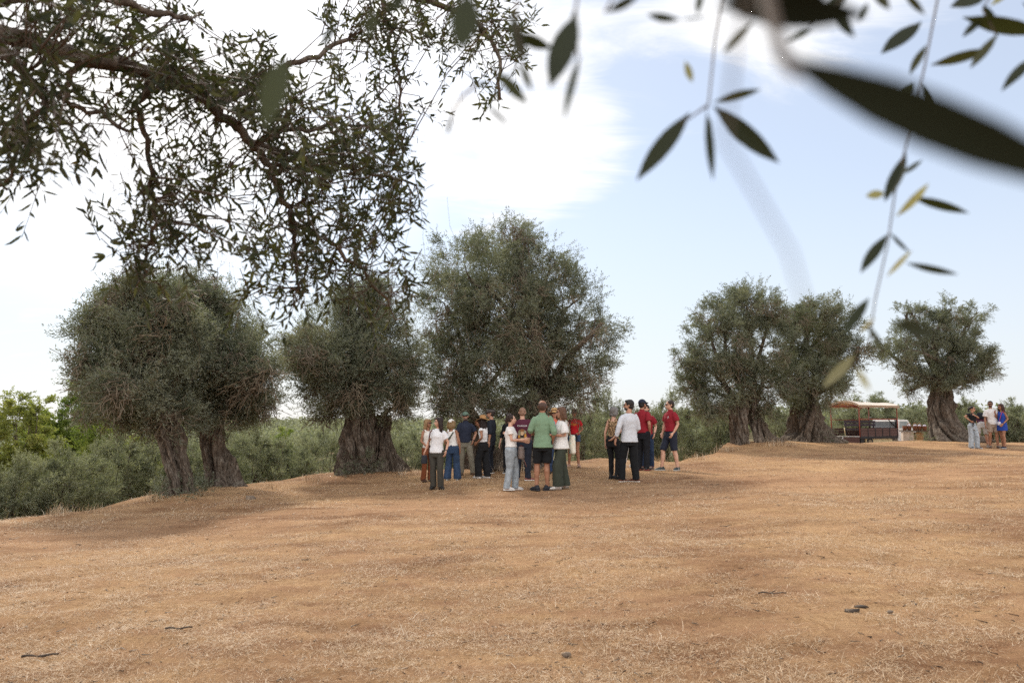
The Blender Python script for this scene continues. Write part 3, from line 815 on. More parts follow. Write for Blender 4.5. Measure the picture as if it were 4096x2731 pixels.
o = mesh_np('far_woods', V, np.arange(len(V)).reshape(-1, 4), MAT['leaf_bg'], attrs={'tone': tn})
tag(o, 'distant scrub and olive groves covering the far ridge', 'woods', kind='stuff')
# ---------------------------------------------------------------- the olive overhead whose branches frame the view
OV0 = Vector((-4.6, 1.9, H1(-4.6, 1.9)))
over = empty('olive_tree', OV0, 0, 'olive whose leafy branches hang into the top of the picture overhead', 'tree', None)
org = np.array(OV0)
r = np.random.default_rng(909)
trunk(over, OV0, [OV0 - Vector((0, 0, .4)), OV0, OV0 + Vector((.1, 0, .7)), OV0 + Vector((.1, .1, 1.5)), OV0 + Vector((.3, .2, 2.4))], [.62, .6, .46, .42, .3], 63, flare=.6, origin=org)

# limbs: (u, v, depth) stations
fork = OV0 + Vector((.25, .2, 2.2))
limb_paths = [
    ([fork, (-900, -100, 2.1), (-150, 90, 2.3), (330, 230, 2.5), (640, 290, 2.7), (860, 430, 2.9), (1010, 580, 3.0), (1110, 740, 3.1), (1170, 890, 3.2)], .044, .011),
    ([(860, 430, 2.9), (1040, 330, 3.2), (1200, 250, 3.4), (1390, 160, 3.6)], .020, .010),
    ([(1170, 890, 3.2), (1180, 1010, 3.25), (1190, 1160, 3.3)], .014, .005),
    ([(1170, 890, 3.2), (1330, 980, 3.3), (1460, 1100, 3.4), (1560, 1230, 3.5)], .014, .005),
    ([(1010, 580, 3.0), (1250, 640, 3.3), (1480, 690, 3.4), (1660, 740, 3.5)], .015, .005),
    ([(1010, 580, 3.0), (1200, 520, 3.2), (1420, 500, 3.3), (1640, 560, 3.4)], .015, .005),
    ([(640, 290, 2.7), (560, 420, 2.7), (590, 590, 2.8), (610, 760, 2.8), (600, 960, 2.9), (560, 1120, 3.0)], .016, .005),
    ([(330, 230, 2.5), (270, 380, 2.5), (420, 470, 2.6), (520, 530, 2.7)], .014, .006),
    ([(-150, 90, 2.3), (60, 260, 2.3), (180, 420, 2.4), (60, 560, 2.4), (30, 760, 2.5)], .02, .005),
    ([(-150, 90, 2.3), (200, -60, 2.5), (520, 20, 2.6), (760, 80, 2.8)], .03, .008),
    ([fork, (-900, -700, 2.6), (200, -420, 3.2), (1000, -240, 3.6), (1500, -60, 3.8), (1800, 30, 3.9), (1960, 160, 3.9), (2000, 400, 3.9)], .045, .007),
    ([(1500, -60, 3.8), (1560, 160, 3.8), (1590, 320, 3.8), (1600, 470, 3.7)], .014, .005),
    ([fork, (-1200, -900, 1.6), (800, -900, 1.5), (2200, -620, 1.35), (3200, -420, 1.2), (4000, -300, 1.1), (4700, -200, 1.1)], .06, .010),
]
lm = MB(); LP = []
def P3(q): return q if isinstance(q, Vector) else at(*q)
for pts, r0, r1 in limb_paths:
    w3 = [P3(q) for q in pts]
    # resample with a slight wobble
    fine = []
    for i in range(len(w3) - 1):
        a, b = w3[i], w3[i + 1]
        a0 = w3[max(i - 1, 0)]; b1 = w3[min(i + 2, len(w3) - 1)]
        for k in range(6):
            s = k / 6
            p = .5 * ((2 * a) + (b - a0) * s + (2 * a0 - 5 * a + 4 * b - b1) * s * s + (3 * a - a0 - 3 * b + b1) * s ** 3)
            fine.append(p + Vector(r.normal(0, 1, 3)) * .008)
    fine.append(w3[-1])
    n = len(fine)
    lm.tube([p - OV0 for p in fine], [r0 + (r1 - r0) * (i / (n - 1)) ** .7 for i in range(n)], 8, True)
    LP.append([p for p in fine])
lm.build('limbs', MAT['bark'], over, True)
LPA = np.array([tuple(p) for pl in LP[:12] for p in pl if p.y > 1.5])

# leafy shoots: patches of the canopy as seen, each with its own distance
patches = [  # u, v, ru, rv, depth, spread, n
    (90, 130, 230, 190, 2.3, .3, 46), (330, 110, 220, 140, 2.5, .3, 34), (110, 420, 180, 150, 2.4, .25, 40), (60, 570, 130, 90, 2.4, .2, 22), (330, 560, 90, 60, 2.5, .2, 8), (430, 330, 150, 130, 2.6, .25, 12),
    (560, 230, 180, 100, 2.7, .25, 26), (620, 60, 170, 70, 2.8, .3, 12), (760, 290, 170, 110, 2.8, .25, 40), (700, 420, 150, 120, 2.8, .25, 22), (900, 380, 150, 120, 2.95, .25, 40), (1010, 210, 110, 90, 3.1, .3, 16), (1100, 420, 150, 130, 3.1, .3, 50),
    (860, 600, 130, 110, 3.0, .25, 20), (1230, 560, 170, 150, 3.2, .3, 62), (1430, 560, 160, 140, 3.3, .3, 52), (1560, 600, 110, 120, 3.4, .3, 24), (1180, 760, 150, 130, 3.1, .3, 42), (1370, 780, 170, 130, 3.3, .3, 58), (1560, 770, 110, 100, 3.4, .3, 22), (1660, 830, 60, 50, 3.5, .2, 5), (1500, 900, 120, 90, 3.4, .3, 20),
    (620, 700, 110, 100, 2.9, .2, 18), (720, 760, 130, 100, 2.95, .25, 18), (560, 860, 120, 100, 2.9, .2, 22), (440, 930, 90, 60, 2.9, .2, 8), (700, 930, 120, 90, 3.0, .2, 18), (560, 1040, 110, 70, 3.0, .2, 15), (900, 830, 130, 100, 3.0, .25, 18), (960, 960, 110, 70, 3.0, .25, 10), (760, 1060, 90, 40, 3.0, .2, 6), (610, 1120, 60, 50, 3.0, .2, 5),
    (1120, 940, 110, 90, 3.2, .25, 22), (1290, 1000, 130, 100, 3.3, .25, 28), (1150, 1100, 110, 80, 3.3, .25, 18), (1030, 1190, 80, 45, 3.3, .2, 8), (1330, 1130, 150, 80, 3.4, .25, 26), (1500, 1050, 110, 90, 3.5, .25, 18), (1580, 1160, 90, 80, 3.6, .25, 14), (1540, 1260, 90, 40, 3.6, .2, 8), (1190, 1190, 80, 40, 3.3, .2, 6),
    (1400, 60, 110, 80, 3.8, .3, 22), (1520, 120, 120, 100, 3.8, .3, 32), (1560, 300, 90, 110, 3.7, .25, 18), (1640, 60, 110, 80, 3.9, .3, 26), (1760, 90, 110, 90, 3.9, .3, 26), (1890, 80, 110, 90, 4.0, .3, 28), (1990, 180, 90, 110, 4.0, .3, 22), (1960, 330, 70, 70, 4.0, .2, 10), (2030, 60, 90, 60, 4.0, .3, 12), (1780, 260, 60, 90, 3.9, .2, 6), (1620, 430, 90, 60, 3.7, .2, 10),
    (40, 740, 40, 60, 2.5, .1, 4), (120, 770, 30, 20, 2.5, .1, 2), (1440, 330, 80, 60, 3.5, .2, 7), (1320, 240, 90, 70, 3.4, .3, 8),
]
P0, D, tn, S0, S1 = [], [], [], [], []
for (u, v, ru, rv, dep, sp, n) in patches:
    n = int(n * (.80 if v < 480 and u < 700 else (.64 if v < 700 else .60)))
    for _ in range(n):
        a = r.random() * 6.28; q = math.sqrt(r.random())
        q *= 1.18
        p = at(u + ru * q * math.cos(a), v + rv * q * math.sin(a), dep + r.normal(0, sp))
        pv = np.array(p)
        j = np.argmin(np.sum((LPA - pv) ** 2, 1)); c = LPA[j]
        away = pv - c; L = np.linalg.norm(away) + 1e-6
        d = unit(away / L * .6 + r.normal(0, .5, 3) + np.array([.12, 0, -.38]))
        P0.append(pv); D.append(d); tn.append(r.random())
        if L < .8 or r.random() < .25:   # the stem that carries the shoot
            m1 = c + away * .5 + np.array([0, 0, .05 * L]) + r.normal(0, .02, 3)
            S0 += [c, m1]; S1 += [m1, pv]
P0, D = np.array(P0), np.array(D)
Ls = .13 + .15 * r.random(len(P0))
P0 = P0 - D * (Ls * .55)[:, None] + np.array([0, 0, .02])
V, Fq, tone = sprays(r, P0, D, Ls, 14, .053, .0118, fold=True, tone=np.array(tn), droop=.25)
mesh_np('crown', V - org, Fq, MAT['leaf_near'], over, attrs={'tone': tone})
e = P0 + D * Ls[:, None]; e[:, 2] -= .25 * Ls
Va, Fa = tubes3(P0, e, .0022, .0010)
Vb, Fb = tubes3(np.array(S0), np.array(S1), .0034, .0024)
# bare hanging whips
W0, W1 = [], []
for (u, v, dep, n) in ((330, 600, 2.6, 22), (480, 640, 2.7, 16), (900, 1000, 3.1, 16), (1000, 1090, 3.2, 14), (700, 1120, 3.0, 10), (1700, 380, 3.8, 10), (1780, 300, 3.9, 6), (1100, 1250, 3.3, 8), (1660, 900, 3.5, 8), (640, 620, 2.8, 14), (420, 450, 2.6, 20)):
    for _ in range(n // 2):
        p = np.array(at(u + r.normal(0, 90), v + r.normal(0, 70) - 60, dep + r.normal(0, .2)))
        d = unit(np.array([r.normal(.1, .25), r.normal(0, .3), -.9])); ln = .03 + .035 * r.random()
        for k in range(5):
            q = p + d * ln; W0.append(p); W1.append(q)
            if r.random() < .2:
                W0.append(q); W1.append(q + unit(d + r.normal(0, .7, 3)) * ln * .8)
            p = q; d = unit(d + r.normal(0, .30, 3))
Vc, Fc = tubes3(np.array(W0), np.array(W1), .0007, .0005)
Vt = np.concatenate([Va, Vb, Vc]); Ft = np.concatenate([Fa, Fb + len(Va), Fc + len(Va) + len(Vb)])
mesh_np('shoots', Vt - org, Ft, MAT['twig'], over)

# sprays hanging close to the lens: single leaves with their stalks
def leaf_geo(b, tip, wid, curl, mbl, roll=0.0):
    b, tip = Vector(b), Vector(tip); d = tip - b; L = d.length; d.normalize()
    view = (Vector((0, 0, CAMZ)) - b).normalized()
    s = d.cross(view).normalized()
    s = (Matrix.Rotation(roll, 3, d) @ s).normalized(); nrm = s.cross(d)
    prof = [(0, .04), (.08, .25), (.2, .62), (.35, .92), (.5, 1), (.65, .93), (.8, .66), (.92, .30), (1, .03)]
    v = []
    for (q, wv) in prof:
        c = b + d * (L * q) + nrm * (curl * L * (q * q - q)) ; hw = wid * .5 * wv
        v += [c - s * hw + nrm * hw * .22, c, c + s * hw + nrm * hw * .22]
    f = []
    for i in range(len(prof) - 1):
        for k in (0, 1):
            a = i * 3 + k; f.append((a, a + 1, a + 4, a + 3))
    mbl.add(v, f)
def near_twig(stem, leaves, mat='leaf_lens', r0=.0012):
    """stem: (u, v, depth) stations; leaves: (u0, v0, u1, v1, depth0, depth1, width ratio, pale, roll)"""
    tw = MB()
    st = [at(*q) for q in stem]
    if stem[0][1] < -150: st = [min(LP[12], key=lambda p: (p - st[0]).length)] + st
    tw.tube([p - OV0 for p in st], [r0 * (1.25 - .6 * i / max(len(st) - 1, 1)) for i in range(len(st))], 6, True)
    ob = tw.build('twig', MAT['twig'], over, True)
    for pale in (0, 1):
        lb = MB()
        for (u0, v0, u1, v1, d0, d1, wr, pl, roll) in leaves:
            if pl != pale: continue
            b, tp = at(u0, v0, d0), at(u1, v1, d1)
            leaf_geo(b - OV0, tp - OV0, (tp - b).length * wr, r.normal(0, .12), lb, roll) if False else leaf_geo2(b, tp, wr, roll, lb)
        if lb.v:
            fo = lb.build('leaves', MAT['leaf_pale'] if pale else MAT[mat], ob, True)
            a = fo.data.attributes.new('tone', 'FLOAT', 'FACE')
            a.data.foreach_set('value', np.repeat(r.random(len(fo.data.polygons) // 16) * .75, 16).astype(np.float32))
def leaf_geo2(b, tp, wr, roll, lb):
    m = MB(); leaf_geo(b, tp, (tp - b).length * wr, r.normal(0, .12), m, roll)
    lb.add([Vector(p) - OV0 for p in m.v], m.f)

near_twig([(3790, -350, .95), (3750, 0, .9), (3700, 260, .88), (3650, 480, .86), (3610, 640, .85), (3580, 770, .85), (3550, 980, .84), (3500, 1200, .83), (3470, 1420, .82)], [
    (3687, 88, 3524, 217, .9, .88, .24, 0, .5), (3721, 262, 3959, 197, .88, .87, .19, 0, .3), (3655, 325, 3590, 412, .87, .86, .34, 0, .4), (3624, 610, 3538, 807, .85, .84, .25, 0, .6),
    (3640, 787, 3877, 853, .84, .83, .17, 0, .3), (3582, 868, 3715, 733, .84, .83, .20, 1, .5), (3540, 773, 3463, 785, .85, .85, .45, 1, .2), (3552, 936, 3443, 1092, .84, .83, .24, 0, .5),
    (3623, 1051, 3833, 1097, .82, .8, .15, 0, .2), (3546, 1108, 3648, 1000, .83, .82, .17, 1, .6), (3476, 1191, 3374, 1338, .82, .8, .2, 0, .3), (3419, 1414, 3291, 1550, .8, .78, .2, 1, .5), (3572, 1293, 3744, 1346, .55, .5, .2, 0, .4), (3500, 1270, 3440, 1330, .8, .8, .2, 1, .4), (3560, 930, 3640, 1010, .84, .83, .16, 0, .5), (3705, 180, 3640, 300, .89, .88, .22, 0, .6), (3600, 700, 3690, 640, .85, .85, .2, 0, .5), (3470, 1300, 3540, 1400, .8, .78, .18, 0, .4), (3690, 330, 3760, 460, .88, .87, .18, 0, .5), (3430, 1470, 3480, 1560, .6, .6, .25, 1, .4)])
near_twig([(2960, -320, .8), (2900, -60, .76), (2860, 160, .74), (2835, 410, .72), (2826, 440, .71)], [
    (2853, 425, 3117, 652, .71, .68, .20, 0, .2), (2760, 450, 2547, 722, .72, .71, .20, 0, .3), (2853, 410, 3043, 358, .71, .7, .20, 0, .4), (2826, 445, 2852, 720, .7, .66, .09, 0, .3), (2840, 470, 2840, 620, .7, .69, .12, 1, .5), (2740, 245, 2770, 330, .73, .73, .32, 1, .3)])
near_twig([(2833, 420, .71), (2790, 450, .715), (2690, 520, .72)], [(2690, 505, 2640, 590, .72, .72, .05, 0, .2)], r0=.0010)
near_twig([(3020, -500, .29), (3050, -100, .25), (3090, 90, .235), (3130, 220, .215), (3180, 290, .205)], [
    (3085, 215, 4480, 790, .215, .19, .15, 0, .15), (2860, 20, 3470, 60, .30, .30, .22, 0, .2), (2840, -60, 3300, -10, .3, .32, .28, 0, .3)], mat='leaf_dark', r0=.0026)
near_twig([(3440, -260, .7), (3400, -40, .66), (3300, 60, .62), (3240, 110, .6)], [(3330, 30, 3420, 150, .62, .6, .22, 0, .4), (3390, -40, 3300, 60, .66, .64, .24, 0, .3), (3420, -90, 3560, -10, .66, .65, .22, 0, .5), (3280, 80, 3170, 70, .6, .59, .2, 1, .4), (3610, -40, 3700, 60, .7, .7, .22, 0, .4), (3470, 10, 3440, 90, .65, .65, .3, 0, .3), (3480, -80, 3560, 40, .65, .63, .24, 0, .4), (3250, 120, 3140, 170, .6, .6, .22, 0, .4), (3010, 90, 2890, 215, .55, .55, .22, 0, .5)])
near_twig([(4120, -300, .95), (4000, -80, .9), (3930, 40, .88), (3990, 150, .86)], [(3850, 70, 4180, 130, .88, .86, .22, 0, .3), (3990, 135, 3880, 275, .86, .85, .18, 0, .4), (4150, 220, 4006, 366, .84, .84, .22, 0, .5), (3950, -20, 3800, 30, .9, .88, .26, 0, .3), (4090, 10, 4180, 70, .9, .9, .24, 0, .4), (3940, 60, 3850, 150, .88, .87, .2, 0, .4), (4000, -60, 4100, -10, .9, .9, .24, 0, .3), (3930, 20, 3990, 90, .88, .87, .25, 0, .5), (3960, 25, 4060, -60, .9, .9, .22, 1, .5)])
near_twig([(2600, -300, .6), (2480, -60, .56), (2420, 50, .55)], [(2425, 50, 2560, -25, .55, .54, .26, 0, .3), (2588, 58, 2720, 80, .58, .57, .24, 0, .3), (2810, -40, 2790, 60, .6, .6, .3, 0, .4), (2720, 80, 2830, 68, .57, .57, .08, 0, .2)])
near_twig([(2420, -330, .62), (2320, -80, .58), (2300, 60, .56), (2310, 235, .56)], [(2304, 58, 2200, 350, .56, .54, .27, 0, .25), (2300, 30, 2290, 190, .57, .56, .2, 0, .6), (2320, 225, 2255, 480, .56, .53, .085, 0, .3)])
near_twig([(2160, -330, .66), (2080, -90, .62), (2060, 80, .6), (2090, 230, .58)], [(2045, 55, 2100, 250, .6, .59, .24, 0, .3), (2080, 250, 2128, 365, .58, .57, .2, 0, .4), (2055, 135, 2210, 195, .6, .6, .32, 0, .3), (1985, 285, 2110, 415, .58, .57, .24, 0, .3), (2085, 255, 2030, 310, .58, .58, .12, 0, .3), (1945, 418, 2034, 502, .57, .57, .14, 0, .4)])
near_twig([(1960, -330, .5), (1890, -120, .47), (1875, -20, .46)], [(1870, -30, 1850, 205, .45, .44, .40, 0, .2), (1640, -60, 1560, 60, .5, .5, .35, 0, .3)])
near_twig([(1905, 340, .58), (1850, 385, .58), (1815, 440, .58), (1795, 530, .57)], [(1900, 345, 1960, 330, .58, .58, .3, 0, .4), (1812, 450, 1786, 545, .58, .57, .14, 0, .4)], r0=.0012)
near_twig([(1200, -360, .5), (1150, -100, .48), (1140, 200, .46)], [(1140, 225, 1060, 520, .46, .44, .28, 0, .3), (1345, 95, 1285, 190, .55, .55, .3, 0, .3), (1500, 40, 1470, 150, .5, .5, .4, 0, .4)], r0=.0012)
near_twig([(3060, -300, .21), (2950, 150, .205), (2900, 560, .20), (3040, 800, .20), (3160, 1010, .20), (3215, 1200, .20)], [(3200, 1150, 3340, 1470, .2, .21, .07, 0, .4)], r0=.0006)
# ---------------------------------------------------------------- people
def remesh(mb, name, mat, parent, vox, smooth_it=4, wrinkle=0.0, wseed=0, wfreq=9.0):
    """Fuses overlapping lofts into one continuous skin."""
    o = mb.build(name, mat)
    m = o.modifiers.new('R', 'REMESH'); m.mode = 'VOXEL'; m.voxel_size = vox; m.use_smooth_shade = True
    sm = o.modifiers.new('S', 'SMOOTH'); sm.factor = .5; sm.iterations = smooth_it
    dg = bpy.context.evaluated_depsgraph_get()
    me = bpy.data.meshes.new_from_object(o.evaluated_get(dg))
    o.modifiers.clear()
    old = o.data; o.data = me; bpy.data.meshes.remove(old)
    if not me.materials: me.materials.append(mat)
    if wrinkle:
        n = len(me.vertices)
        co = np.empty(n * 3, np.float32); me.vertices.foreach_get('co', co); co = co.reshape(-1, 3)
        no = np.empty(n * 3, np.float32); me.vertices.foreach_get('normal', no); no = no.reshape(-1, 3)
        f = np.array([mnoise.noise(Vector((p[0] * wfreq + wseed, p[1] * wfreq, p[2] * wfreq * 1.5))) + .6 * (1 - 2 * abs(mnoise.noise(Vector((p[0] * wfreq * .8 - wseed, p[1] * wfreq * .8, p[2] * wfreq * 1.1 + p[0] * 5))))) for p in co])
        co = co + no * (f * wrinkle * 1.5)[:, None]
        me.vertices.foreach_set('co', co.ravel().astype(np.float32)); me.update()
    me.polygons.foreach_set('use_smooth', np.ones(len(me.polygons), dtype=bool))
    o.parent = parent
    return o

_cm = {}
def cloth(hexc, dark=.72, scale=55, bump=.15, rough=.85, kind='plain'):
    key = (hexc, kind, dark)
    if key in _cm: return _cm[key]
    c = srgb(hexc)
    if kind == 'denim':
        m = M('denim_' + hexc.strip('#'), c, tuple(x * .62 for x in c), 14, .9, .3, 120, detail=6)
    elif kind == 'leopard':
        m, t, out = new_mat('leopard_print'); tc = t.n('ShaderNodeTexCoord')
        v = t.n('ShaderNodeTexVoronoi', feature='F1', ins={'Scale': 34.0, 'Randomness': 1.0}); t.set(v.inputs['Vector'], tc.outputs['Object'])
        n = t.noise(tc.outputs['Object'], 60, 3)
        f = t.math('ADD', v.outputs['Distance'], t.math('MULTIPLY', t.math('SUBTRACT', n, .5), .35))
        col = t.ramp(f, [(.0, srgb('#8d6c4a')), (.22, srgb('#80603f')), (.30, srgb('#241a14')), (.48, srgb('#241a14')), (.54, srgb('#a98a66')), (1, srgb('#b59672'))])
        p = t.n('ShaderNodeBsdfPrincipled', ins={'Base Color': col, 'Roughness': .8, 'Specular IOR Level': .2}); t.set(out.inputs[0], p.outputs[0])
    elif kind == 'floral':
        m, t, out = new_mat('floral_print'); tc = t.n('ShaderNodeTexCoord')
        v = t.n('ShaderNodeTexVoronoi', feature='F1', ins={'Scale': 22.0}); t.set(v.inputs['Vector'], tc.outputs['Object'])
        sp = t.n('ShaderNodeSeparateColor'); t.set(sp.inputs[0], v.outputs['Color'])
        pal = t.ramp(sp.outputs[0], [(0, srgb('#6fb8b0')), (.3, srgb('#d9c9a8')), (.6, srgb('#e3ddcf')), (.85, srgb('#4fa39b'))], 'CONSTANT')
        col = t.mix(t.ramp(v.outputs['Distance'], [(.3, 0.0), (.36, 1.0)]), pal, c)
        p = t.n('ShaderNodeBsdfPrincipled', ins={'Base Color': col, 'Roughness': .85, 'Specular IOR Level': .2}); t.set(out.inputs[0], p.outputs[0])
    else:
        m = M('cloth_' + hexc.strip('#'), c, tuple(x * dark for x in c), scale, rough, bump, 90)
    _cm[key] = m
    return m
SKINC = {'fair': ('#cfa48c', '#bb8b72'), 'mid': ('#b98a70', '#a2745c'), 'tan': ('#a37459', '#8b5f47'), 'brown': ('#82594a', '#6b4838')}
SKIN = {k: M('skin_' + k, srgb(a), srgb(b), 9, .55, .12, 60, spec=.35) for k, (a, b) in SKINC.items()}
def hairm(h): return cloth(h, .45, 70, .8, .5)
MAT['black_plastic'] = M('black_lens', (.012, .012, .014), None, 20, .15, spec=.6)
MAT['eye'] = M('dark_eye', (.03, .022, .018), None, 20, .3)
MAT['lip'] = M('lips', srgb('#a85f52'), None, 20, .5)
MAT['sole'] = M('shoe_sole', srgb('#e6e3dc'), None, 30, .7)
MAT['steel'] = M('watch_steel', (.5, .5, .5), None, 30, .3, metal=1)

def fat(p): return p if isinstance(p, (tuple, list)) else (p, p)

class Person:
    def __init__(s, u, vf, vt, yaw, label, skin='mid', sex='f', build=1.0, head=0.0, tilt=0.0, lean=0.0, arms=None, legs=None, depth=None, H=None, bend=0.0, bare=False):
        s.bare = 1.0 if bare else .74
        if depth is None: g = hit(u, vf)
        else:
            g = at(u, vf, depth); g.z = H1(g.x, g.y)
        s.H = H or (vf - vt) / F * g.y * 1.005
        s.g = g
        s.root = empty('person', g, math.radians(yaw), label, 'person', 'visitors standing in the olive grove')
        s.sex, s.skin, s.b = sex, SKIN[skin], build
        s.hy, s.ht = math.radians(head), math.radians(tilt)
        s.vox = .0085
        H = s.H
        wd = (.096 if sex == 'm' else .083) * (.6 + .4 * build) * .90
        hip = (.050 if sex == 'm' else .052) * build
        # joint table, local: +x = the figure's left, -y = forward
        lg = {'L': (.062, 0, 0), 'R': (-.062, 0, 0)}
        lg.update(legs or {})       # foot: (x, y, toe angle[, lift])
        ar = {'L': ((.150, .01, .635), (.165, -.03, .495)), 'R': ((-.150, .01, .635), (-.165, -.03, .495))}
        ar.update(arms or {})
        if not lean and not bend: lean = 2.6 * math.sin(u * .37 + vt)
        s.lean, s.bendf = lean, bend
        J = {}
        J['pelvis'] = Vector((0, 0, .525)); J['waist'] = Vector((0, 0, .61)); J['chest'] = Vector((0, .003, .73)); J['neck'] = Vector((0, .012, .828)); J['head'] = Vector((0, -.006, .932))
        for k, sg in (('L', 1), ('R', -1)):
            J['sh' + k] = Vector((sg * wd, .008, .792))
            J['el' + k], J['wr' + k] = Vector(ar[k][0]), Vector(ar[k][1])
            J['el' + k].x *= .87; J['wr' + k].x *= .90
            f = lg[k]
            J['hip' + k] = Vector((sg * hip, 0, .515))
            J['an' + k] = Vector((f[0], f[1], .047 + (f[3] if len(f) > 3 else 0)))
            kn = (J['hip' + k] + J['an' + k]) / 2; kn.z = .285 + (f[3] * .5 if len(f) > 3 else 0); kn.y -= .012 + (f[4] if len(f) > 4 else 0)
            J['kn' + k] = kn
            s.__dict__['toe' + k] = math.radians(f[2])
        if not bend:     # weight on one leg, shoulders countering
            c = .013 * (1 if int(u) % 2 else -1)
            for k in ('pelvis', 'hipL', 'hipR'): J[k].x += c
            J['waist'].x += c * .7; J['chest'].x += c * .1
            J['shL'].z += c * .55; J['shR'].z -= c * .55
            J['hipL'].z += c * .5; J['hipR'].z -= c * .5
            rl = 'R' if c > 0 else 'L'
            J['kn' + rl].y -= .022
        # lean / bend of everything above the pelvis
        if lean or bend:
            Rx = Matrix.Rotation(math.radians(bend), 3, 'X') @ Matrix.Rotation(math.radians(lean), 3, 'Y')
            for k in ('waist', 'chest', 'neck', 'head', 'shL', 'shR', 'elL', 'elR', 'wrL', 'wrR'):
                J[k] = Rx @ (J[k] - J['pelvis']) + J['pelvis']
        s.J = {k: v * H for k, v in J.items()}
        s.hrot = Matrix.Rotation(s.hy, 3, 'Z') @ Matrix.Rotation(s.ht, 3, 'X')
        s.kit = {}
        s.body()
    def hp(s, x, y, z):
        """A point given in head space (units of stature, origin at the skull centre)."""
        return s.J['head'] + s.hrot @ (Vector((x, y, z)) * s.H)
    def torso(s, mb, grow, z0, z1, flare=0.0, drop=0.0):
        """Elliptical trunk between two heights (fractions of stature), grown outward."""
        H, b = s.H, s.b
        if s.sex == 'm': prof = [(.40, .088, .066), (.46, .088, .067), (.52, .087, .066), (.57, .086, .064), (.62, .084, .061), (.68, .090, .064), (.74, .096, .067), (.775, .096, .060), (.80, .084, .050), (.82, .062, .043), (.838, .040, .037)]
        else: prof = [(.40, .090, .068), (.46, .092, .070), (.52, .092, .070), (.57, .084, .060), (.615, .073, .053), (.67, .079, .059), (.73, .083, .068), (.77, .082, .056), (.795, .072, .046), (.815, .052, .039), (.836, .034, .032)]
        zs = np.array([p[0] for p in prof]); A = np.array([p[1] for p in prof]) * b; B = np.array([p[2] for p in prof]) * b
        pts, rad = [], []
        for z in np.linspace(z0, z1, 16):
            base = s.axis(z)
            fl = flare * max(0, (.62 - z) / .15)
            pts.append(base); sl_ = float(np.interp(z, [.5, .62, .7], [.95, .90, .87]))
            rad.append(((np.interp(z, zs, A) * sl_ + grow + fl) * H, (np.interp(z, zs, B) + grow + fl) * H))
        mb.tube(pts, rad, 20, True, ref=(0, 1, 0))
    def axis(s, z):
        H = s.H
        st = [(.40, s.J['pelvis'] + Vector((0, 0, -.125)) * H), (.525, s.J['pelvis']), (.61, s.J['waist']), (.73, s.J['chest']), (.828, s.J['neck']), (.86, s.J['neck'] + (s.J['head'] - s.J['neck']) * .3)]
        for (a, p), (c, q) in zip(st, st[1:]):
            if z <= c: return p.lerp(q, (z - a) / (c - a))
        return st[-1][1]
    def body(s):
        H, J, b = s.H, s.J, s.b
        m = MB()
        s.torso(m, -.004, .47, .838)
        m.tube([J['neck'] - Vector((0, 0, .03)) * H, J['neck'] + Vector((0, -.004, .02)) * H, s.hp(0, .012, -.045), s.hp(0, .006, 0)], [.040 * H, .030 * H if s.sex == 'f' else .034 * H, .030 * H, .03 * H], 12)
        # skull, face, jaw, nose, ears
        m.ell(s.hp(0, .010, .012), (.0465 * H, .056 * H, .054 * H), 18, 12, s.hrot)
        m.ell(s.hp(0, -.012, -.018), (.038 * H, .040 * H, .050 * H), 16, 10, s.hrot)
        m.ell(s.hp(0, -.030, -.052), (.020 * H, .016 * H, .014 * H), 10, 6, s.hrot)
        m.tube([s.hp(0, -.046, .008), s.hp(0, -.056, -.008), s.hp(0, -.064, -.019), s.hp(0, -.048, -.024)], [.005 * H, .006 * H, .0085 * H, .006 * H], 8)
        m.ell(s.hp(0, -.049, -.037), (.014 * H, .007 * H, .006 * H), 8, 6, s.hrot)
        m.ell(s.hp(0, -.043, .017), (.030 * H, .010 * H, .006 * H), 8, 6, s.hrot)
        for sg in (1, -1): m.ell(s.hp(sg * .048, .010, -.006), (.006 * H, .010 * H, .017 * H), 8, 6, s.hrot)
        for k, sg in (('L', 1), ('R', -1)):
            sh, el, wr = J['sh' + k], J['el' + k], J['wr' + k]
            q = .84 if s.sex == 'f' else .96
            m.tube([sh + (s.axis(.80) - sh) * .3, sh, sh.lerp(el, .35), el, el.lerp(wr, .3), wr], [.032 * H * q, .033 * H * q, .028 * H * q, .0215 * H * q, .0225 * H * q, .0145 * H * q], 12)
            # hand: palm, four bent fingers, thumb
            d = (wr - el).normalized()
            inn = Vector((-sg, 0, 0)); inn = (inn - d * inn.dot(d)).normalized()
            fw = d.cross(inn) * sg
            if fw.dot(Vector((0, -1, .2))) < 0: fw = -fw
            pal = wr + d * .028 * H
            m.tube([wr - d * .004 * H, pal, wr + d * .052 * H], [(.016 * H, .011 * H), (.024 * H, .0115 * H), (.023 * H, .010 * H)], 10, True, ref=tuple(inn))
            for fi in range(4):
                off = fw * ((1.5 - fi) * .0125 * H)
                ln = (.040, .046, .043, .033)[fi] * H
                a0 = wr + d * .050 * H + off
                a1 = a0 + d * ln * .55 + inn * ln * .16; a2 = a1 + d * ln * .36 + inn * ln * .36
                m.tube([a0 - d * .01 * H, a0, a1, a2], [.0062 * H, .0060 * H, .0056 * H, .0042 * H], 7)
            t0 = wr + d * .012 * H + fw * .014 * H
            m.tube([t0, t0 + (d * .7 + fw * .7) * .022 * H, t0 + (d * .85 + fw * .6 + inn * .3) * .042 * H], [.0085 * H, .0068 * H, .005 * H], 7)
            hp, kn, an = J['hip' + k], J['kn' + k], J['an' + k]
            cb = Vector((0, .010 * H, 0))
            w = b * (1.0 if s.sex == 'm' else 1.02) * s.bare
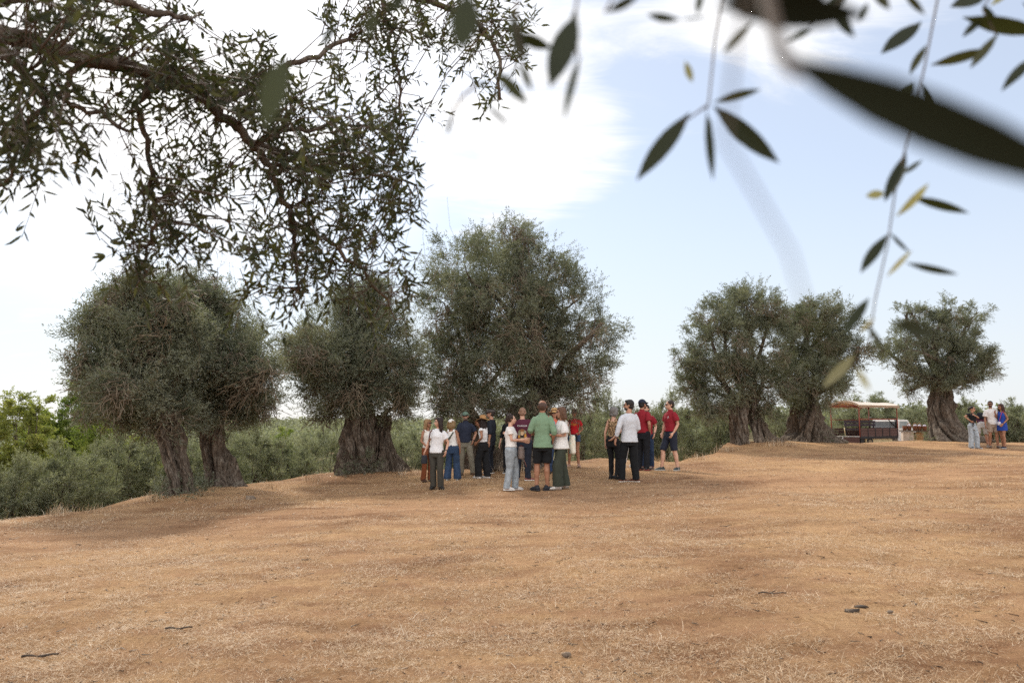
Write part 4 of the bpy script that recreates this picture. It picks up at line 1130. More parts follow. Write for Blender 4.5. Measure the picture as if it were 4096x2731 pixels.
            m.tube([hp + Vector((0, 0, .02 * H)), hp.lerp(kn, .35), kn, kn.lerp(an, .3) + cb, kn.lerp(an, .65) + cb * .5, an, an - Vector((0, 0, .03 * H))], [.050 * H * w, .045 * H * w, .031 * H * w, .0335 * H * w, .026 * H * w, .0205 * H, .022 * H], 14)
            tv = s.toe(k)
            m.tube([an - tv * .02 * H - Vector((0, 0, .024 * H)), an + tv * .035 * H - Vector((0, 0, .026 * H)), an + tv * .09 * H - Vector((0, 0, .034 * H))], [(.021 * H, .018 * H), (.024 * H, .016 * H), (.018 * H, .010 * H)], 10, True, ref=(0, 0, 1))
        s.body_o = remesh(m, 'body', s.skin, s.root, .0075, 3)
    def toe(s, k):
        a = s.__dict__['toe' + k]
        return Vector((math.sin(a), -math.cos(a), 0))
    # --- clothes
    def top(s, col, sleeve=.5, hem=.50, grow=.010, flare=0.0, wide=.012, name='shirt', neck=.834, kind='plain', wr=.0045, collar=False, tank=False, cuff=1.0):
        H, J = s.H, s.J
        m = MB()
        s.torso(m, grow, hem, neck if not tank else .80, flare)
        if tank:
            for sg in (1, -1):
                a = s.axis(.79) + Vector((sg * .050, -.045, 0)) * H; c = s.axis(.79) + Vector((sg * .050, .05, 0)) * H; tp = s.axis(.828) + Vector((sg * .048, .006, .008)) * H
                m.tube([a, a.lerp(tp, .6) + Vector((0, -.012 * H, .01 * H)), tp, c.lerp(tp, .6) + Vector((0, .01 * H, .008 * H)), c], [(.018 * H, .006 * H)] * 5, 8, True, ref=(0, 1, 0))
        for k in 'LR':
            if sleeve <= 0: continue
            sh, el, wr_ = J['sh' + k], J['el' + k], J['wr' + k]
            q = .84 if s.sex == 'f' else .96
            pts = [sh + (s.axis(.79) - sh) * .45, sh, sh.lerp(el, .12)]; rad = [.030 * H * q, (.031 * q + wide * .35) * H, (.032 * q + wide * .7) * H]
            if sleeve <= 1:
                pts += [sh.lerp(el, sleeve * .5), sh.lerp(el, sleeve)]; rad += [(.031 * q + wide) * H, (.028 * q + wide * 1.25) * H]
            else:
                pts += [sh.lerp(el, .5), el, el.lerp(wr_, (sleeve - 1) * .5), el.lerp(wr_, sleeve - 1)]
                rad += [(.028 * q + wide) * H, (.024 * q + wide) * H, (.022 * q + wide) * H, (.017 * q + wide * cuff) * H]
            m.tube(pts, rad, 14)
        if collar:
            c = J['neck'] + Vector((0, -.004, .012)) * H
            m.tube([c - Vector((0, 0, .02 * H)), c + Vector((0, .004 * H, .022 * H))], [(.043 * H, .040 * H), (.037 * H, .036 * H)], 16)
        o = remesh(m, name, cloth(col, kind=kind), s.root, s.vox, 3, wr * H / 1.7, sum(map(ord, col)) % 50, 8)
        s.kit['top'] = o
        return o
    def pants(s, col, knee=.036, ankle=.034, to=.03, rise=.60, name='trousers', kind='plain', grow=.003, wr=.004, thigh=.056):
        """to: height of the hem in fractions of stature."""
        H, J = s.H, s.J
        m = MB()
        s.torso(m, grow, .44, rise)
        for k in 'LR':
            hp, kn, an = J['hip' + k], J['kn' + k], J['an' + k]
            full = [hp + Vector((0, 0, .03 * H)), hp, hp.lerp(kn, .5), kn, kn.lerp(an, .5), an, an - Vector((0, 0, .03 * H))]
            rd = [thigh * .95 * s.b, thigh * s.b, (thigh + knee) / 2 * s.b, knee, (knee + ankle) / 2, ankle, ankle]
            pts, rad = [], []
            for i, (p, q) in enumerate(zip(full, rd)):
                if p.z < to * H:
                    a = full[i - 1]; f = (a.z - to * H) / max(a.z - p.z, 1e-6)
                    pts.append(a.lerp(p, f)); rad.append((rd[i - 1] + (q - rd[i - 1]) * f) * H); break
                pts.append(p); rad.append(q * H)
            # resample for smooth taper
            m.tube(pts, rad, 16)
        return remesh(m, name, cloth(col, kind=kind), s.root, s.vox, 3, wr * H / 1.7, sum(map(ord, col)) % 37, 7)
    def shoes(s, col, sole='#e6e3dc', high=0.0, name='shoe', chunk=1.0):
        H, J = s.H, s.J
        for k in 'LR':
            an, tv = J['an' + k], s.toe(k)
            z0 = an.z - .047 * H
            base = Vector((an.x, an.y, z0))
            m = MB(); c = chunk
            P = lambda f, z: base + tv * f * H + Vector((0, 0, z * H))
            m.tube([P(-.042, .022), P(-.03, .026), P(.01, .030), P(.05, .026), P(.085, .020), P(.105, .016)], [(.015 * H * c, .016 * H), (.022 * H * c, .022 * H), (.024 * H * c, .024 * H), (.027 * H * c, .019 * H), (.024 * H * c, .014 * H), (.012 * H * c, .009 * H)], 12, True, ref=(0, 0, 1))
            m.tube([P(-.012, .03), P(-.010, .055 + high)], [(.024 * H, .028 * H), (.0235 * H, .026 * H)], 12)
            o = remesh(m, name, cloth(col, rough=.6, bump=.2), s.root, .007, 2)
            b = MB()
            b.tube([P(-.048, .008), P(-.03, .008), P(.01, .008), P(.05, .008), P(.09, .008), P(.112, .010)], [(.014 * H * c, .0085 * H), (.025 * H * c, .0085 * H), (.026 * H * c, .0085 * H), (.030 * H * c, .0085 * H), (.026 * H * c, .0085 * H), (.010 * H, .007 * H)], 12, True, ref=(0, 0, 1))
            b.build('sole', cloth(sole, rough=.7), o, True)
    def hair(s, col, style='short', **kw):
        H = s.H; m = MB()
        if style in ('short', 'stubble', 'balding'):
            g = {'short': .0045, 'stubble': .0012, 'balding': .002}[style]
            zc = .020 if style != 'balding' else .004
            m.ell(s.hp(0, .0165 + (.004 if style == 'balding' else 0), zc), ((.0465 + g) * H, (.0505 + g) * H, (.047 + g) * H), 18, 12, s.hrot)
            m.ell(s.hp(0, .028, -.012), ((.040 + g) * H, (.036 + g) * H, .040 * H), 14, 8, s.hrot)
            if style == 'short' and kw.get('quiff', True): m.ell(s.hp(0, -.018, .052), (.034 * H, .028 * H, .014 * H), 12, 6, s.hrot)
        elif style in ('bob', 'long'):
            m.ell(s.hp(0, .017, .018), (.054 * H, .053 * H, .054 * H), 18, 12, s.hrot)
            m.ell(s.hp(0, -.022, .047), (.040 * H, .026 * H, .018 * H), 12, 8, s.hrot)
            ln = kw.get('length', .075 if style == 'bob' else .16)
            back = kw.get('back', .035)
            for x in (-.040, -.02, 0, .02, .040):
                y = back - abs(x) * .55
                m.tube([s.hp(x, y * .5, .03), s.hp(x * 1.25, y + .006, -.02), s.hp(x * 1.3, y + .012, -.02 - ln * .5), s.hp(x * 1.15, y + .010, -.02 - ln)], [.020 * H, .022 * H, .022 * H, .010 * H], 10)
            for sg in (1, -1):
                m.tube([s.hp(sg * .034, -.028, .045), s.hp(sg * .051, -.012, .005), s.hp(sg * .053, -.008, -.035), s.hp(sg * .050, -.004 + .01, -.02 - ln * .75)], [.012 * H, .013 * H, .014 * H, .008 * H], 9)
        elif style == 'updo':
            m.ell(s.hp(0, .015, .018), (.052 * H, .053 * H, .052 * H), 18, 12, s.hrot)
            rr_ = np.random.default_rng(5)
            for _ in range(34):
                d = unit(rr_.normal(0, 1, 3)); d[1] = abs(d[1]) * .9 - .1
                m.ell(s.hp(d[0] * .050, .018 + d[1] * .055, .018 + d[2] * .05), .014 * H, 8, 6)
            m.ell(s.hp(0, .068, -.010), (.030 * H, .026 * H, .032 * H), 12, 8, s.hrot)
        elif style == 'pony':
            m.ell(s.hp(0, .014, .018), (.050 * H, .052 * H, .050 * H), 18, 12, s.hrot)
            m.tube([s.hp(0, .06, .03), s.hp(0, .085, .0), s.hp(0, .080, -.06), s.hp(0, .070, -.06 - kw.get('length', .06))], [.014 * H, .018 * H, .017 * H, .006 * H], 10)
        return remesh(m, 'hair', hairm(col), s.root, .008, 2, .004, 3, 30)
    def beard(s, col):
        H = s.H; m = MB()
        m.ell(s.hp(0, -.020, -.040), (.037 * H, .034 * H, .028 * H), 14, 8, s.hrot)
        m.ell(s.hp(0, -.047, -.031), (.020 * H, .007 * H, .005 * H), 8, 6, s.hrot)
        return remesh(m, 'beard', hairm(col), s.root, .006, 1)
    def face(s, specs=False):
        H = s.H
        for sg in (1, -1):
            m = MB(); m.ell(s.hp(sg * .0165, -.0475, .005), (.0062 * H, .004 * H, .0038 * H), 8, 6, s.hrot); m.build('eye', MAT['eye'], s.root, True)
        m = MB(); m.ell(s.hp(0, -.0565, -.037), (.012 * H, .0032 * H, .0036 * H), 8, 6, s.hrot); m.build('mouth', MAT['lip'], s.root, True)
    def shades(s, lens=True):
        H = s.H; m = MB()
        for sg in (1, -1):
            if lens: m.ell(s.hp(sg * .0185, -.0555, .004), (.0175 * H, .005 * H, .0125 * H), 12, 8, s.hrot)
            else:
                ring = [s.hp(sg * .0185 + .0165 * math.cos(a), -.0560, .003 + .0125 * math.sin(a)) for a in np.linspace(0, 2 * PI, 13)]
                m.tube(ring, .0016 * H, 5)
            m.tube([s.hp(sg * .034, -.053, .007), s.hp(sg * .050, -.02, .007), s.hp(sg * .051, .012, .004)], .0026 * H, 5)
        m.tube([s.hp(-.006, -.058, .006), s.hp(.006, -.058, .006)], .0022 * H, 5)
        m.build('sunglasses' if lens else 'glasses', MAT['black_plastic'], s.root, True)
    def cap(s, col, brim=True, back=False):
        H = s.H; m = MB()
        m.ell(s.hp(0, .012, .026), (.0530 * H, .0600 * H, .0500 * H), 20, 12, s.hrot)
        o = remesh(m, 'cap', cloth(col), s.root, .008, 1)
        b = MB()
        yb = -1
        b.tube([s.hp(0, -.040, .028), s.hp(0, -.075, .026), s.hp(0, -.095, .020), s.hp(0, -.104, .015)], [(.045 * H, .004 * H), (.042 * H, .004 * H), (.030 * H, .0035 * H), (.012 * H, .003 * H)], 14, True, ref=tuple(s.hrot @ Vector((0, 0, 1))))
        b.build('brim', cloth(col), o, True)
        return o
    def flatcap(s, col):
        H = s.H; m = MB()
        m.ell(s.hp(0, .008, .034), (.058 * H, .068 * H, .034 * H), 20, 10, s.hrot)
        m.ell(s.hp(0, -.030, .026), (.052 * H, .052 * H, .020 * H), 20, 10, s.hrot)
        m.ell(s.hp(0, -.058, .014), (.040 * H, .032 * H, .006 * H), 14, 6, s.hrot)
        return remesh(m, 'flat_cap', cloth(col), s.root, .008, 2)
    def hat(s, col, br=.105):
        H = s.H; m = MB()
        n = 28; v = []; f = []
        prof = [(.0, .084), (.030, .083), (.045, .070), (.052, .030), (.058, .020), (.080, .016), (br, .010)]
        rings = []
        for i, (rr_, z) in enumerate(prof):
            for k in range(n):
                a = 2 * PI * k / n
                wv = (.010 * math.sin(2 * a + .6) + .006 * math.sin(3 * a)) * max(0, (rr_ - .055) / (br - .055))
                v.append(s.hp(max(rr_, .001) * math.cos(a), .010 + max(rr_, .001) * 1.1 * math.sin(a), z + wv))
        for i in range(len(prof) - 1):
            for k in range(n): f.append((i * n + k, i * n + (k + 1) % n, (i + 1) * n + (k + 1) % n, (i + 1) * n + k))
        f.append(tuple(range(n)))
        m.add(v, f)
        o = m.build('straw_hat', cloth(col, scale=90, bump=.6), s.root, True)
        sl = o.modifiers.new('Thick', 'SOLIDIFY'); sl.thickness = .004
        return o
    def watch(s, k):
        m = MB(); wr, el = s.J['wr' + k], s.J['el' + k]; d = (wr - el).normalized()
        m.tube([wr - d * .016 * s.H, wr - d * .004 * s.H], .0172 * s.H, 12)
        m.build('watch', MAT['black_plastic'], s.root, True)
    def world(s, p):
        return s.root.matrix_basis @ p if False else Vector(s.g) + Matrix.Rotation(s.root.rotation_euler.z, 3, 'Z') @ Vector(p)
    def rz(s): return s.root.rotation_euler.z

def text_on(s, body, size, mat, front, z, x=0.0, name='lettering', shear=0.0, ext=.002):
    """Flat lettering fixed on the chest or back of a garment."""
    cu = bpy.data.curves.new(name, 'FONT'); cu.body = body; cu.size = size; cu.align_x = 'CENTER'; cu.align_y = 'CENTER'; cu.extrude = ext; cu.shear = shear
    o = bpy.data.objects.new(name, cu); COL.objects.link(o)
    dg = bpy.context.evaluated_depsgraph_get(); dg.update()
    me = bpy.data.meshes.new_from_object(o.evaluated_get(dg)); bpy.data.objects.remove(o)
    me.materials.clear(); me.materials.append(mat)
    top = s.kit['top']
    y, zz = surf(s, x, z, front)
    n = len(me.vertices); co = np.empty(n * 3, np.float32); me.vertices.foreach_get('co', co); co = co.reshape(-1, 3)
    out = np.zeros_like(co); sg = -1 if front else 1
    for i, (a, b, c) in enumerate(co):
        xx = x + (a if front else -a)
        yy, _ = surf(s, xx, z + b, front)
        out[i] = (xx, yy + sg * (.004 + max(c, 0)), z + b)
    me.vertices.foreach_set('co', out.ravel()); me.update()
    ob = bpy.data.objects.new(name, me); link(ob, top)
    return ob
def surf(s, x, z, front):
    top = s.kit['top']
    d = Vector((0, 1, 0)) if front else Vector((0, -1, 0))
    ok, loc, nrm, idx = top.ray_cast(Vector((x, -1 if front else 1, z)), d)
    return (loc.y, loc.z) if ok else ((-.12 if front else .12), z)
def blotch(s, pts, z0, mat, front, name='print', x0=0.0):
    """A flat printed patch that follows the cloth: filled outline of (x, z) points round a centre."""
    sg = -1 if front else 1
    V = []
    c = (np.mean([p[0] for p in pts]), np.mean([p[1] for p in pts]))
    for (x, z) in [c] + list(pts):
        y, _ = surf(s, x0 + x, z0 + z, front); V.append((x0 + x, y + sg * .005, z0 + z))
    n = len(pts)
    mid = [((p[0] + c[0]) / 2, (p[1] + c[1]) / 2) for p in pts]
    for (x, z) in mid:
        y, _ = surf(s, x0 + x, z0 + z, front); V.append((x0 + x, y + sg * .0055, z0 + z))
    F_ = []
    for k in range(n):
        k2 = (k + 1) % n
        F_ += [(0, 1 + n + k, 1 + n + k2), (1 + n + k, 1 + k, 1 + k2, 1 + n + k2)]
    return mesh_np(name, V, F_, mat, s.kit['top'], True)
def ring(cx, cz, a, b, n=20, jit=0.0, seed=0):
    r = np.random.default_rng(seed)
    return [(cx + a * math.cos(2 * PI * k / n) * (1 + jit * r.normal()), cz + b * math.sin(2 * PI * k / n) * (1 + jit * r.normal())) for k in range(n)]
def carried(s, name, label, cat, group=None):
    o = empty(name, s.g, s.rz(), label, cat, group); return o
def strap(s, o, pts, w, col, name='strap'):
    m = MB(); m.tube([Vector(p) * s.H for p in pts], (w, w * .35), 8, True, ref=(0, 1, 0)); return m.build(name, cloth(col), o, True)
def bagbody(s, o, c, size, col, kind='plain', name='bag_body', mat=None):
    m = MB(); H = s.H; c = Vector(c) * H; w, d, h = [q * H for q in size]
    m.tube([c + Vector((0, 0, -h / 2)), c + Vector((0, 0, -h * .42)), c, c + Vector((0, 0, h * .42)), c + Vector((0, 0, h / 2))], [(w * .40, d * .35), (w * .5, d * .5), (w * .52, d * .52), (w * .48, d * .42), (w * .44, d * .30)], 14, True, ref=(0, 1, 0))
    return remesh(m, name, mat or cloth(col, kind=kind), o, .008, 1, .004, 5, 9)

# hanging arm / pocket / hip poses, for either side (x mirrored)
def A(el, wr, sg): return ((sg * el[0], el[1], el[2]), (sg * wr[0], wr[1], wr[2]))
HANG = ((.142, .015, .635), (.150, -.025, .495))
POCK = ((.160, .045, .650), (.120, -.020, .535))
HIPS = ((.200, .045, .665), (.112, -.005, .575))
FOLD = ((.130, -.030, .640), (.030, -.120, .660))

# 1 woman in rust trousers
p = Person(1707, 1925, 1681, 32, 'woman in a white sleeveless top, rust trousers and sunglasses, behind the woman holding a cap', 'tan', 'f', .98, head=25, arms={'L': A(HANG[0], HANG[1], 1), 'R': A((.125, .0, .64), (.06, -.10, .56), -1)})
p.top('#e9e2d8', 0, .53, .006, tank=True, name='sleeveless_top'); p.pants('#7a4326', .040, .042, .03, .615); p.shoes('#4a2f22', '#3a2a20'); p.hair('#a5835d', 'long', length=.11); p.shades()
# 2 woman with the cap
p = Person(1748, 1955, 1674, -12, 'woman with long dark hair, white V-neck T-shirt and dark olive trousers', 'fair', 'f', 1.04, head=-52, legs={'L': (.055, -.01, 40), 'R': (-.055, 0, -5)}, arms={'R': A((.155, .0, .645), (.185, -.03, .52), -1), 'L': A((.165, .03, .65), (.150, -.03, .53), 1)})
p.top('#eceaea', .62, .50, .015, name='t_shirt', wide=.016); p.pants('#46423a', .044, .044, .028, .60); p.shoes('#2b2a28', '#2a2826'); p.hair('#33251f', 'long', length=.15); p.face(); p.shades(False); p.watch('L')
m = MB(); hx = p.J['wrR'] / p.H
o = carried(p, 'cap', 'dark cap dangling from the hand of the woman in the white V-neck', 'cap')
bagbody(p, o, (hx.x - .01, hx.y - .015, hx.z - .115), (.085, .07, .12), '#33343a', name='cap_crown')
m = MB(); c = Vector((hx.x - .03, hx.y - .02, hx.z - .165)) * p.H; m.ell(c, (.035 * p.H, .03 * p.H, .006 * p.H), 12, 6); m.build('brim', cloth('#33343a'), o, True)
o = carried(p, 'shoulder_bag', 'brown leather bag strap and bag on the shoulder of the woman in the white V-neck', 'bag')
strap(p, o, [(-.062, .01, .836), (-.090, -.055, .79), (-.105, -.062, .70), (-.112, -.02, .56)], .008 * p.H, '#54291d'); bagbody(p, o, (-.115, .05, .54), (.05, .10, .12), '#54291d')
# 3 woman in wide jeans
p = Person(1808, 1920, 1682, 168, 'woman in a white cap, white tank top and wide blue jeans, turned away', 'tan', 'f', 1.0, head=-10, legs={'L': (.075, .02, 0), 'R': (-.085, -.03, 10)}, arms={'L': A((.135, .02, .64), (.12, -.05, .52), 1), 'R': A((.15, .03, .64), (.145, -.0, .50), -1)})
p.top('#ebe6e0', 0, .56, .006, tank=True, name='tank_top'); p.pants('#33455f', .054, .064, .022, .635, kind='denim'); p.shoes('#d9d5cf'); p.hair('#94764f', 'bob', length=.07, back=.045); p.cap('#e8e3dc')
o = carried(p, 'shoulder_bag', 'small bag on a dark green strap across the woman in the white cap', 'bag')
strap(p, o, [(-.05, .03, .838), (-.02, .078, .76), (.055, .085, .65), (.095, .05, .56)], .011 * p.H, '#3c4636'); bagbody(p, o, (.118, .0, .53), (.04, .07, .07), '#2e332c')
# 4 man in navy polo
p = Person(1862, 1899, 1652, 4, 'man in a green cap, navy polo and khaki trousers, one hand on his hip', 'mid', 'm', 1.05, head=-6, legs={'L': (.115, -.03, 55), 'R': (-.06, .02, -10)}, arms={'L': A((.19, .04, .655), (.13, -.02, .535), 1), 'R': A(HANG[0], HANG[1], -1)})
p.top('#2b3040', .72, .515, .015, collar=True, name='polo_shirt', wide=.016); p.pants('#847d6d', .044, .038, .032, .60); p.shoes('#6d5a47', '#5a4a3c', .02, 'boot'); p.hair('#4a433c', 'stubble'); p.beard('#8d7768'); p.shades(); p.cap('#6f8474'); p.watch('L')
# 5 woman in straw hat
p = Person(1932, 1912, 1668, -118, 'woman in a tan felt sun hat, white sleeveless top and black wide trousers', 'tan', 'f', .98, head=-8, legs={'L': (.045, -.06, -8), 'R': (-.055, .05, 0)}, arms={'L': A((.150, .055, .655), (.105, -.06, .575), 1), 'R': A((.11, -.05, .70), (.06, -.11, .84), -1)})
p.top('#efecea', .22, .585, .009, name='sleeveless_top', wide=.012); p.pants('#1d1d1f', .054, .056, .03, .635); p.shoes('#e8e6e3', '#efedea', 0, 'shoe', 1.15); p.hair('#2c1d18', 'long', length=.19, back=.04); p.hat('#b48656')
# 6 man in flat cap
p = Person(1962, 1893, 1641, -100, 'man in a grey flat cap and dark navy shirt, mostly hidden behind the sun hat', 'mid', 'm', 1.08, head=0, arms={'L': A((.145, .02, .635), (.14, .0, .49), 1)})
p.top('#23262f', 1.25, .50, .012, name='shirt'); p.pants('#22242c', .042, .036); p.shoes('#2b2522'); p.hair('#3b3029', 'short', quiff=False); p.flatcap('#57504c'); p.shades(); p.face()
# 7 woman in light jeans
p = Person(2044, 1960, 1663, 84, 'woman with curly pinned-up hair, white T-shirt and pale blue jeans, gesturing', 'fair', 'f', 1.10, head=0, tilt=-4, legs={'L': (.05, -.05, 12), 'R': (-.055, .05, 6)}, arms={'R': A((.115, -.02, .655), (.075, -.18, .665), -1), 'L': A((.115, -.03, .655), (.07, -.17, .64), 1)})
p.top('#ece6df', .48, .565, .011, name='t_shirt', wide=.014); p.pants('#a6aeb3', .046, .044, .026, .605, kind='denim', thigh=.062); p.shoes('#d9d2cc', '#ece8e2'); p.hair('#3a2a22', 'updo'); p.face()
o = carried(p, 'backpack', 'small grey and red backpack hanging in front of the woman in pale jeans', 'backpack')
bagbody(p, o, (.06, -.13, .49), (.12, .09, .16), '#8f8078'); strap(p, o, [(.05, -.10, .56), (.05, -.13, .585), (.06, -.16, .57)], .010 * p.H, '#7d2f2a'); strap(p, o, [(.09, -.15, .43), (.09, -.18, .36), (.09, -.20, .30)], .008 * p.H, '#b9806f', 'loose_strap')
# 8 person in black behind
p = Person(2036, 1893, 1656, -20, 'dark-haired person dressed in black, half hidden behind the gesturing woman', 'fair', 'f', 1.0, head=-10, arms={'L': A(FOLD[0], FOLD[1], 1)})
p.top('#191a1d', 1.4, .50, .010, name='shirt'); p.pants('#1e1f24', .040, .036); p.shoes('#242222'); p.hair('#2b1e1a', 'bob'); p.face(); p.shades(False)
# 9 bald man in maroon T-shirt
p = Person(2092, 1921, 1635, 172, 'bald man in a maroon T-shirt with a round print on its back and dark jeans', 'fair', 'm', 1.10, head=14, legs={'L': (.085, -.02, 25), 'R': (-.075, .05, -55)}, arms={'L': A((.14, -.02, .645), (.07, -.12, .60), 1), 'R': A((.15, .0, .645), (.09, -.11, .60), -1)})
p.top('#552335', .70, .53, .013, name='t_shirt', wide=.018); p.pants('#252a36', .046, .040, .035, .60, kind='denim'); p.shoes('#8e5549', '#e5e0da', 0, 'shoe', 1.1); p.hair('#a07a63', 'stubble'); p.face(); p.beard('#3a2b25')
H = p.H
text_on(p, 'MAIKOVA', .052, cloth('#f2efec'), False, .745 * H, 0, 'lettering')
for (cx, cz, a, b, hx, sd_) in ((0, 0, .100, .115, '#86654d', 1), (-.060, .045, .034, .038, '#9a927a', 2), (.060, .05, .034, .04, '#8b8468', 3), (0, .075, .045, .035, '#95653f', 4), (.07, -.02, .03, .035, '#9b9682', 5), (-.075, -.045, .022, .05, '#c98f35', 6), (.075, -.06, .022, .04, '#c98f35', 7), (0, .015, .040, .045, '#cdab86', 8), (0, -.055, .045, .032, '#2c2529', 9), (0, -.02, .018, .016, '#dbbf9c', 10), (-.015, -.095, .02, .016, '#a89b78', 11), (.02, -.097, .02, .014, '#a89b78', 12)):
    mm = blotch(p, ring(cx, cz, a, b, 18, .05, sd_), .635 * H, cloth(hx), False, 'print')
    me = mm.data
    for v in me.vertices: v.co.y += .0012 * sd_
# 10 man in green shirt
p = Person(2168, 1962, 1608, 176, 'man in a loose green linen shirt and black shorts, seen from behind', 'tan', 'm', 1.0, bare=True, head=-6, legs={'L': (.060, .0, 40), 'R': (-.060, -.015, -75)}, arms={'L': A((.150, .02, .655), (.105, -.10, .62), 1), 'R': A((.155, .055, .65), (.128, -.015, .525), -1)})
p.top('#7f9a7c', 1.22, .475, .015, flare=.012, name='linen_shirt', wide=.010, collar=True, wr=.0045); p.pants('#17181a', .050, .052, .305, .58, 'shorts', thigh=.056); p.shoes('#2a2b30', '#35353a', .008, 'sneaker', 1.15); p.hair('#5d463a', 'balding')
tv = p.toe('R'); an = p.J['anR']
def shoe_mark(s, k, body, side):
    """The pale mark on the outer face of a sneaker."""
    tv, an = s.toe(k), s.J['an' + k]; H = s.H
    nrm = Vector((-tv.y, tv.x, 0)) * side
    cu = bpy.data.curves.new('mark', 'FONT'); cu.body = body; cu.size = .055; cu.extrude = .001; cu.align_x = 'CENTER'; cu.align_y = 'CENTER'
    o = bpy.data.objects.new('mark', cu); COL.objects.link(o)
    dg = bpy.context.evaluated_depsgraph_get(); dg.update()
    me = bpy.data.meshes.new_from_object(o.evaluated_get(dg)); bpy.data.objects.remove(o)
    me.materials.clear(); me.materials.append(cloth('#d8cfc6'))
    ob = bpy.data.objects.new('mark', me)
    par = [c for c in s.root.children if c.name.split('.')[0] in ('sneaker', 'shoe')]
    link(ob, par[0 if k == 'L' else 1])
    X = Vector((0, 0, 1)).cross(nrm); 
    R = Matrix((X, Vector((0, 0, 1)), nrm)).transposed().to_4x4()
    ob.matrix_local = Matrix.Translation(Vector((an.x, an.y, an.z - .047 * H)) + tv * .035 * H + Vector((0, 0, .026 * H)) + nrm * .031 * H) @ R
shoe_mark(p, 'R', 'N', 1)
# 11 sun hat behind
p = Person(2222, 1893, 1640, 15, 'woman in a straw hat and sunglasses, peeking out behind the white blouse', 'mid', 'f', 1.0, head=-15, legs={'L': (.05, 0, 30), 'R': (-.09, 0, -30)})
p.top('#d9694f', .5, .52, .010, name='top'); p.pants('#33435f', .040, .040, kind='denim'); p.shoes('#3b3634', '#2d2a28'); p.hair('#6a4a33', 'long'); p.shades(); p.hat('#c69c68', .10)
m = MB(); p.torso(m, .016, .60, .80); o = remesh(m, 'blue_vest', cloth('#8fb0d6'), p.root, .01, 2)
for v in o.data.vertices:
    if abs(v.co.x) < .03: v.co.y *= .75
# 12 woman in white blouse
p = Person(2246, 1957, 1634, -78, 'woman with a brown bob, loose white blouse and dark green wide trousers, in profile', 'mid', 'f', 1.05, head=-4, legs={'L': (.045, -.055, 8), 'R': (-.04, .055, -10, .012)}, arms={'L': A((.120, .02, .655), (.075, -.16, .665), 1), 'R': A((.12, -.02, .66), (.06, -.15, .64), -1)})
p.top('#e8e4df', .80, .49, .020, flare=.016, name='blouse', wide=.024, wr=.0045); p.pants('#3b3f34', .064, .066, .045, .60); p.shoes('#d3cbc2', '#8c8177', 0, 'sneaker'); p.hair('#6d4d38', 'bob', length=.095, back=.045); p.face(); p.shades(False)
o = carried(p, 'tote_bag', 'patterned turquoise and cream tote bag on the arm of the woman in the white blouse', 'bag')
bagbody(p, o, (.02, .135, .54), (.16, .07, .23), '#d9d3c3', 'floral'); strap(p, o, [(.06, .10, .65), (.10, .05, .80), (.08, .02, .845), (.06, .08, .80), (.0, .12, .65)], .009 * p.H, '#d9d3c3')
# 13 woman in red T-shirt
p = Person(2295, 1866, 1640, -8, 'woman in a bright red T-shirt with gold lettering, denim shorts and sunglasses', 'tan', 'f', .98, bare=True, head=-14, legs={'L': (.085, 0, 15), 'R': (-.08, .02, -15)}, arms={'L': A((.175, .03, .655), (.085, -.075, .575), 1), 'R': A((.145, .02, .645), (.135, .03, .51), -1)})
p.top('#c9202a', .62, .545, .011, name='t_shirt', wide=.016); p.pants('#41546e', .058, .060, .43, .60, 'shorts', kind='denim', thigh=.060); p.shoes('#b58a74', '#c9b09f', -.02, 'sandal'); p.hair('#1d1715', 'short'); p.shades(); p.face()
text_on(p, 'Hilfiger', .085, cloth('#d8a24a'), True, .735 * p.H, 0, 'lettering', .35)
o = carried(p, 'crossbody_bag', 'black crossbody bag in front of the woman in the red T-shirt', 'bag')
bagbody(p, o, (.005, -.118, .515), (.135, .045, .10), '#1c1c1f'); strap(p, o, [(-.055, .0, .845), (-.068, -.06, .80), (-.055, -.088, .70), (-.048, -.085, .60), (-.045, -.105, .56)], .006 * p.H, '#2a2024')
m = MB(); m.box(Vector((.03, -.145, .512)) * p.H, (.035, .006, .03)); m.build('tag', cloth('#e4dfd8'), o)
# 14 woman in leopard top
p = Person(2457, 1915, 1633, 150, 'woman with short grey hair, leopard print top and tight black trousers', 'fair', 'f', 1.0, head=-25, legs={'L': (.05, -.02, -18), 'R': (-.055, .03, -55)}, arms={'L': A(HANG[0], HANG[1], 1), 'R': A((.150, .075, .66), (.045, .095, .575), -1)})
p.top('#b08850', 0, .565, .007, tank=True, name='leopard_top', kind='leopard'); p.pants('#19191b', .039, .031, .055, .605, grow=.006, thigh=.053); p.shoes('#202022', '#1b1b1d', .035, 'boot', 1.1); p.hair('#86807b', 'bob', length=.045, back=.03)
# 15 man in white shirt
p = Person(2516, 1928, 1605, 195, 'man in an untucked white linen shirt and black trousers, seen from behind', 'mid', 'm', 1.0, head=58, legs={'L': (.085, -.02, -60), 'R': (-.085, .02, 40)}, arms={'L': A((.165, .035, .66), (.185, .01, .525), 1), 'R': A((.15, .0, .65), (.10, -.10, .60), -1)})
p.top('#d5d6da', 1.82, .485, .014, flare=.012, name='linen_shirt', wide=.008, wr=.0045); p.pants('#151517', .050, .042, .03, .60); p.shoes('#6b3f2d', '#ddd3c6', 0, 'loafer', 1.1); p.hair('#2d2826', 'short'); p.beard('#4a403a'); p.face(); p.shades(False); p.watch('L')
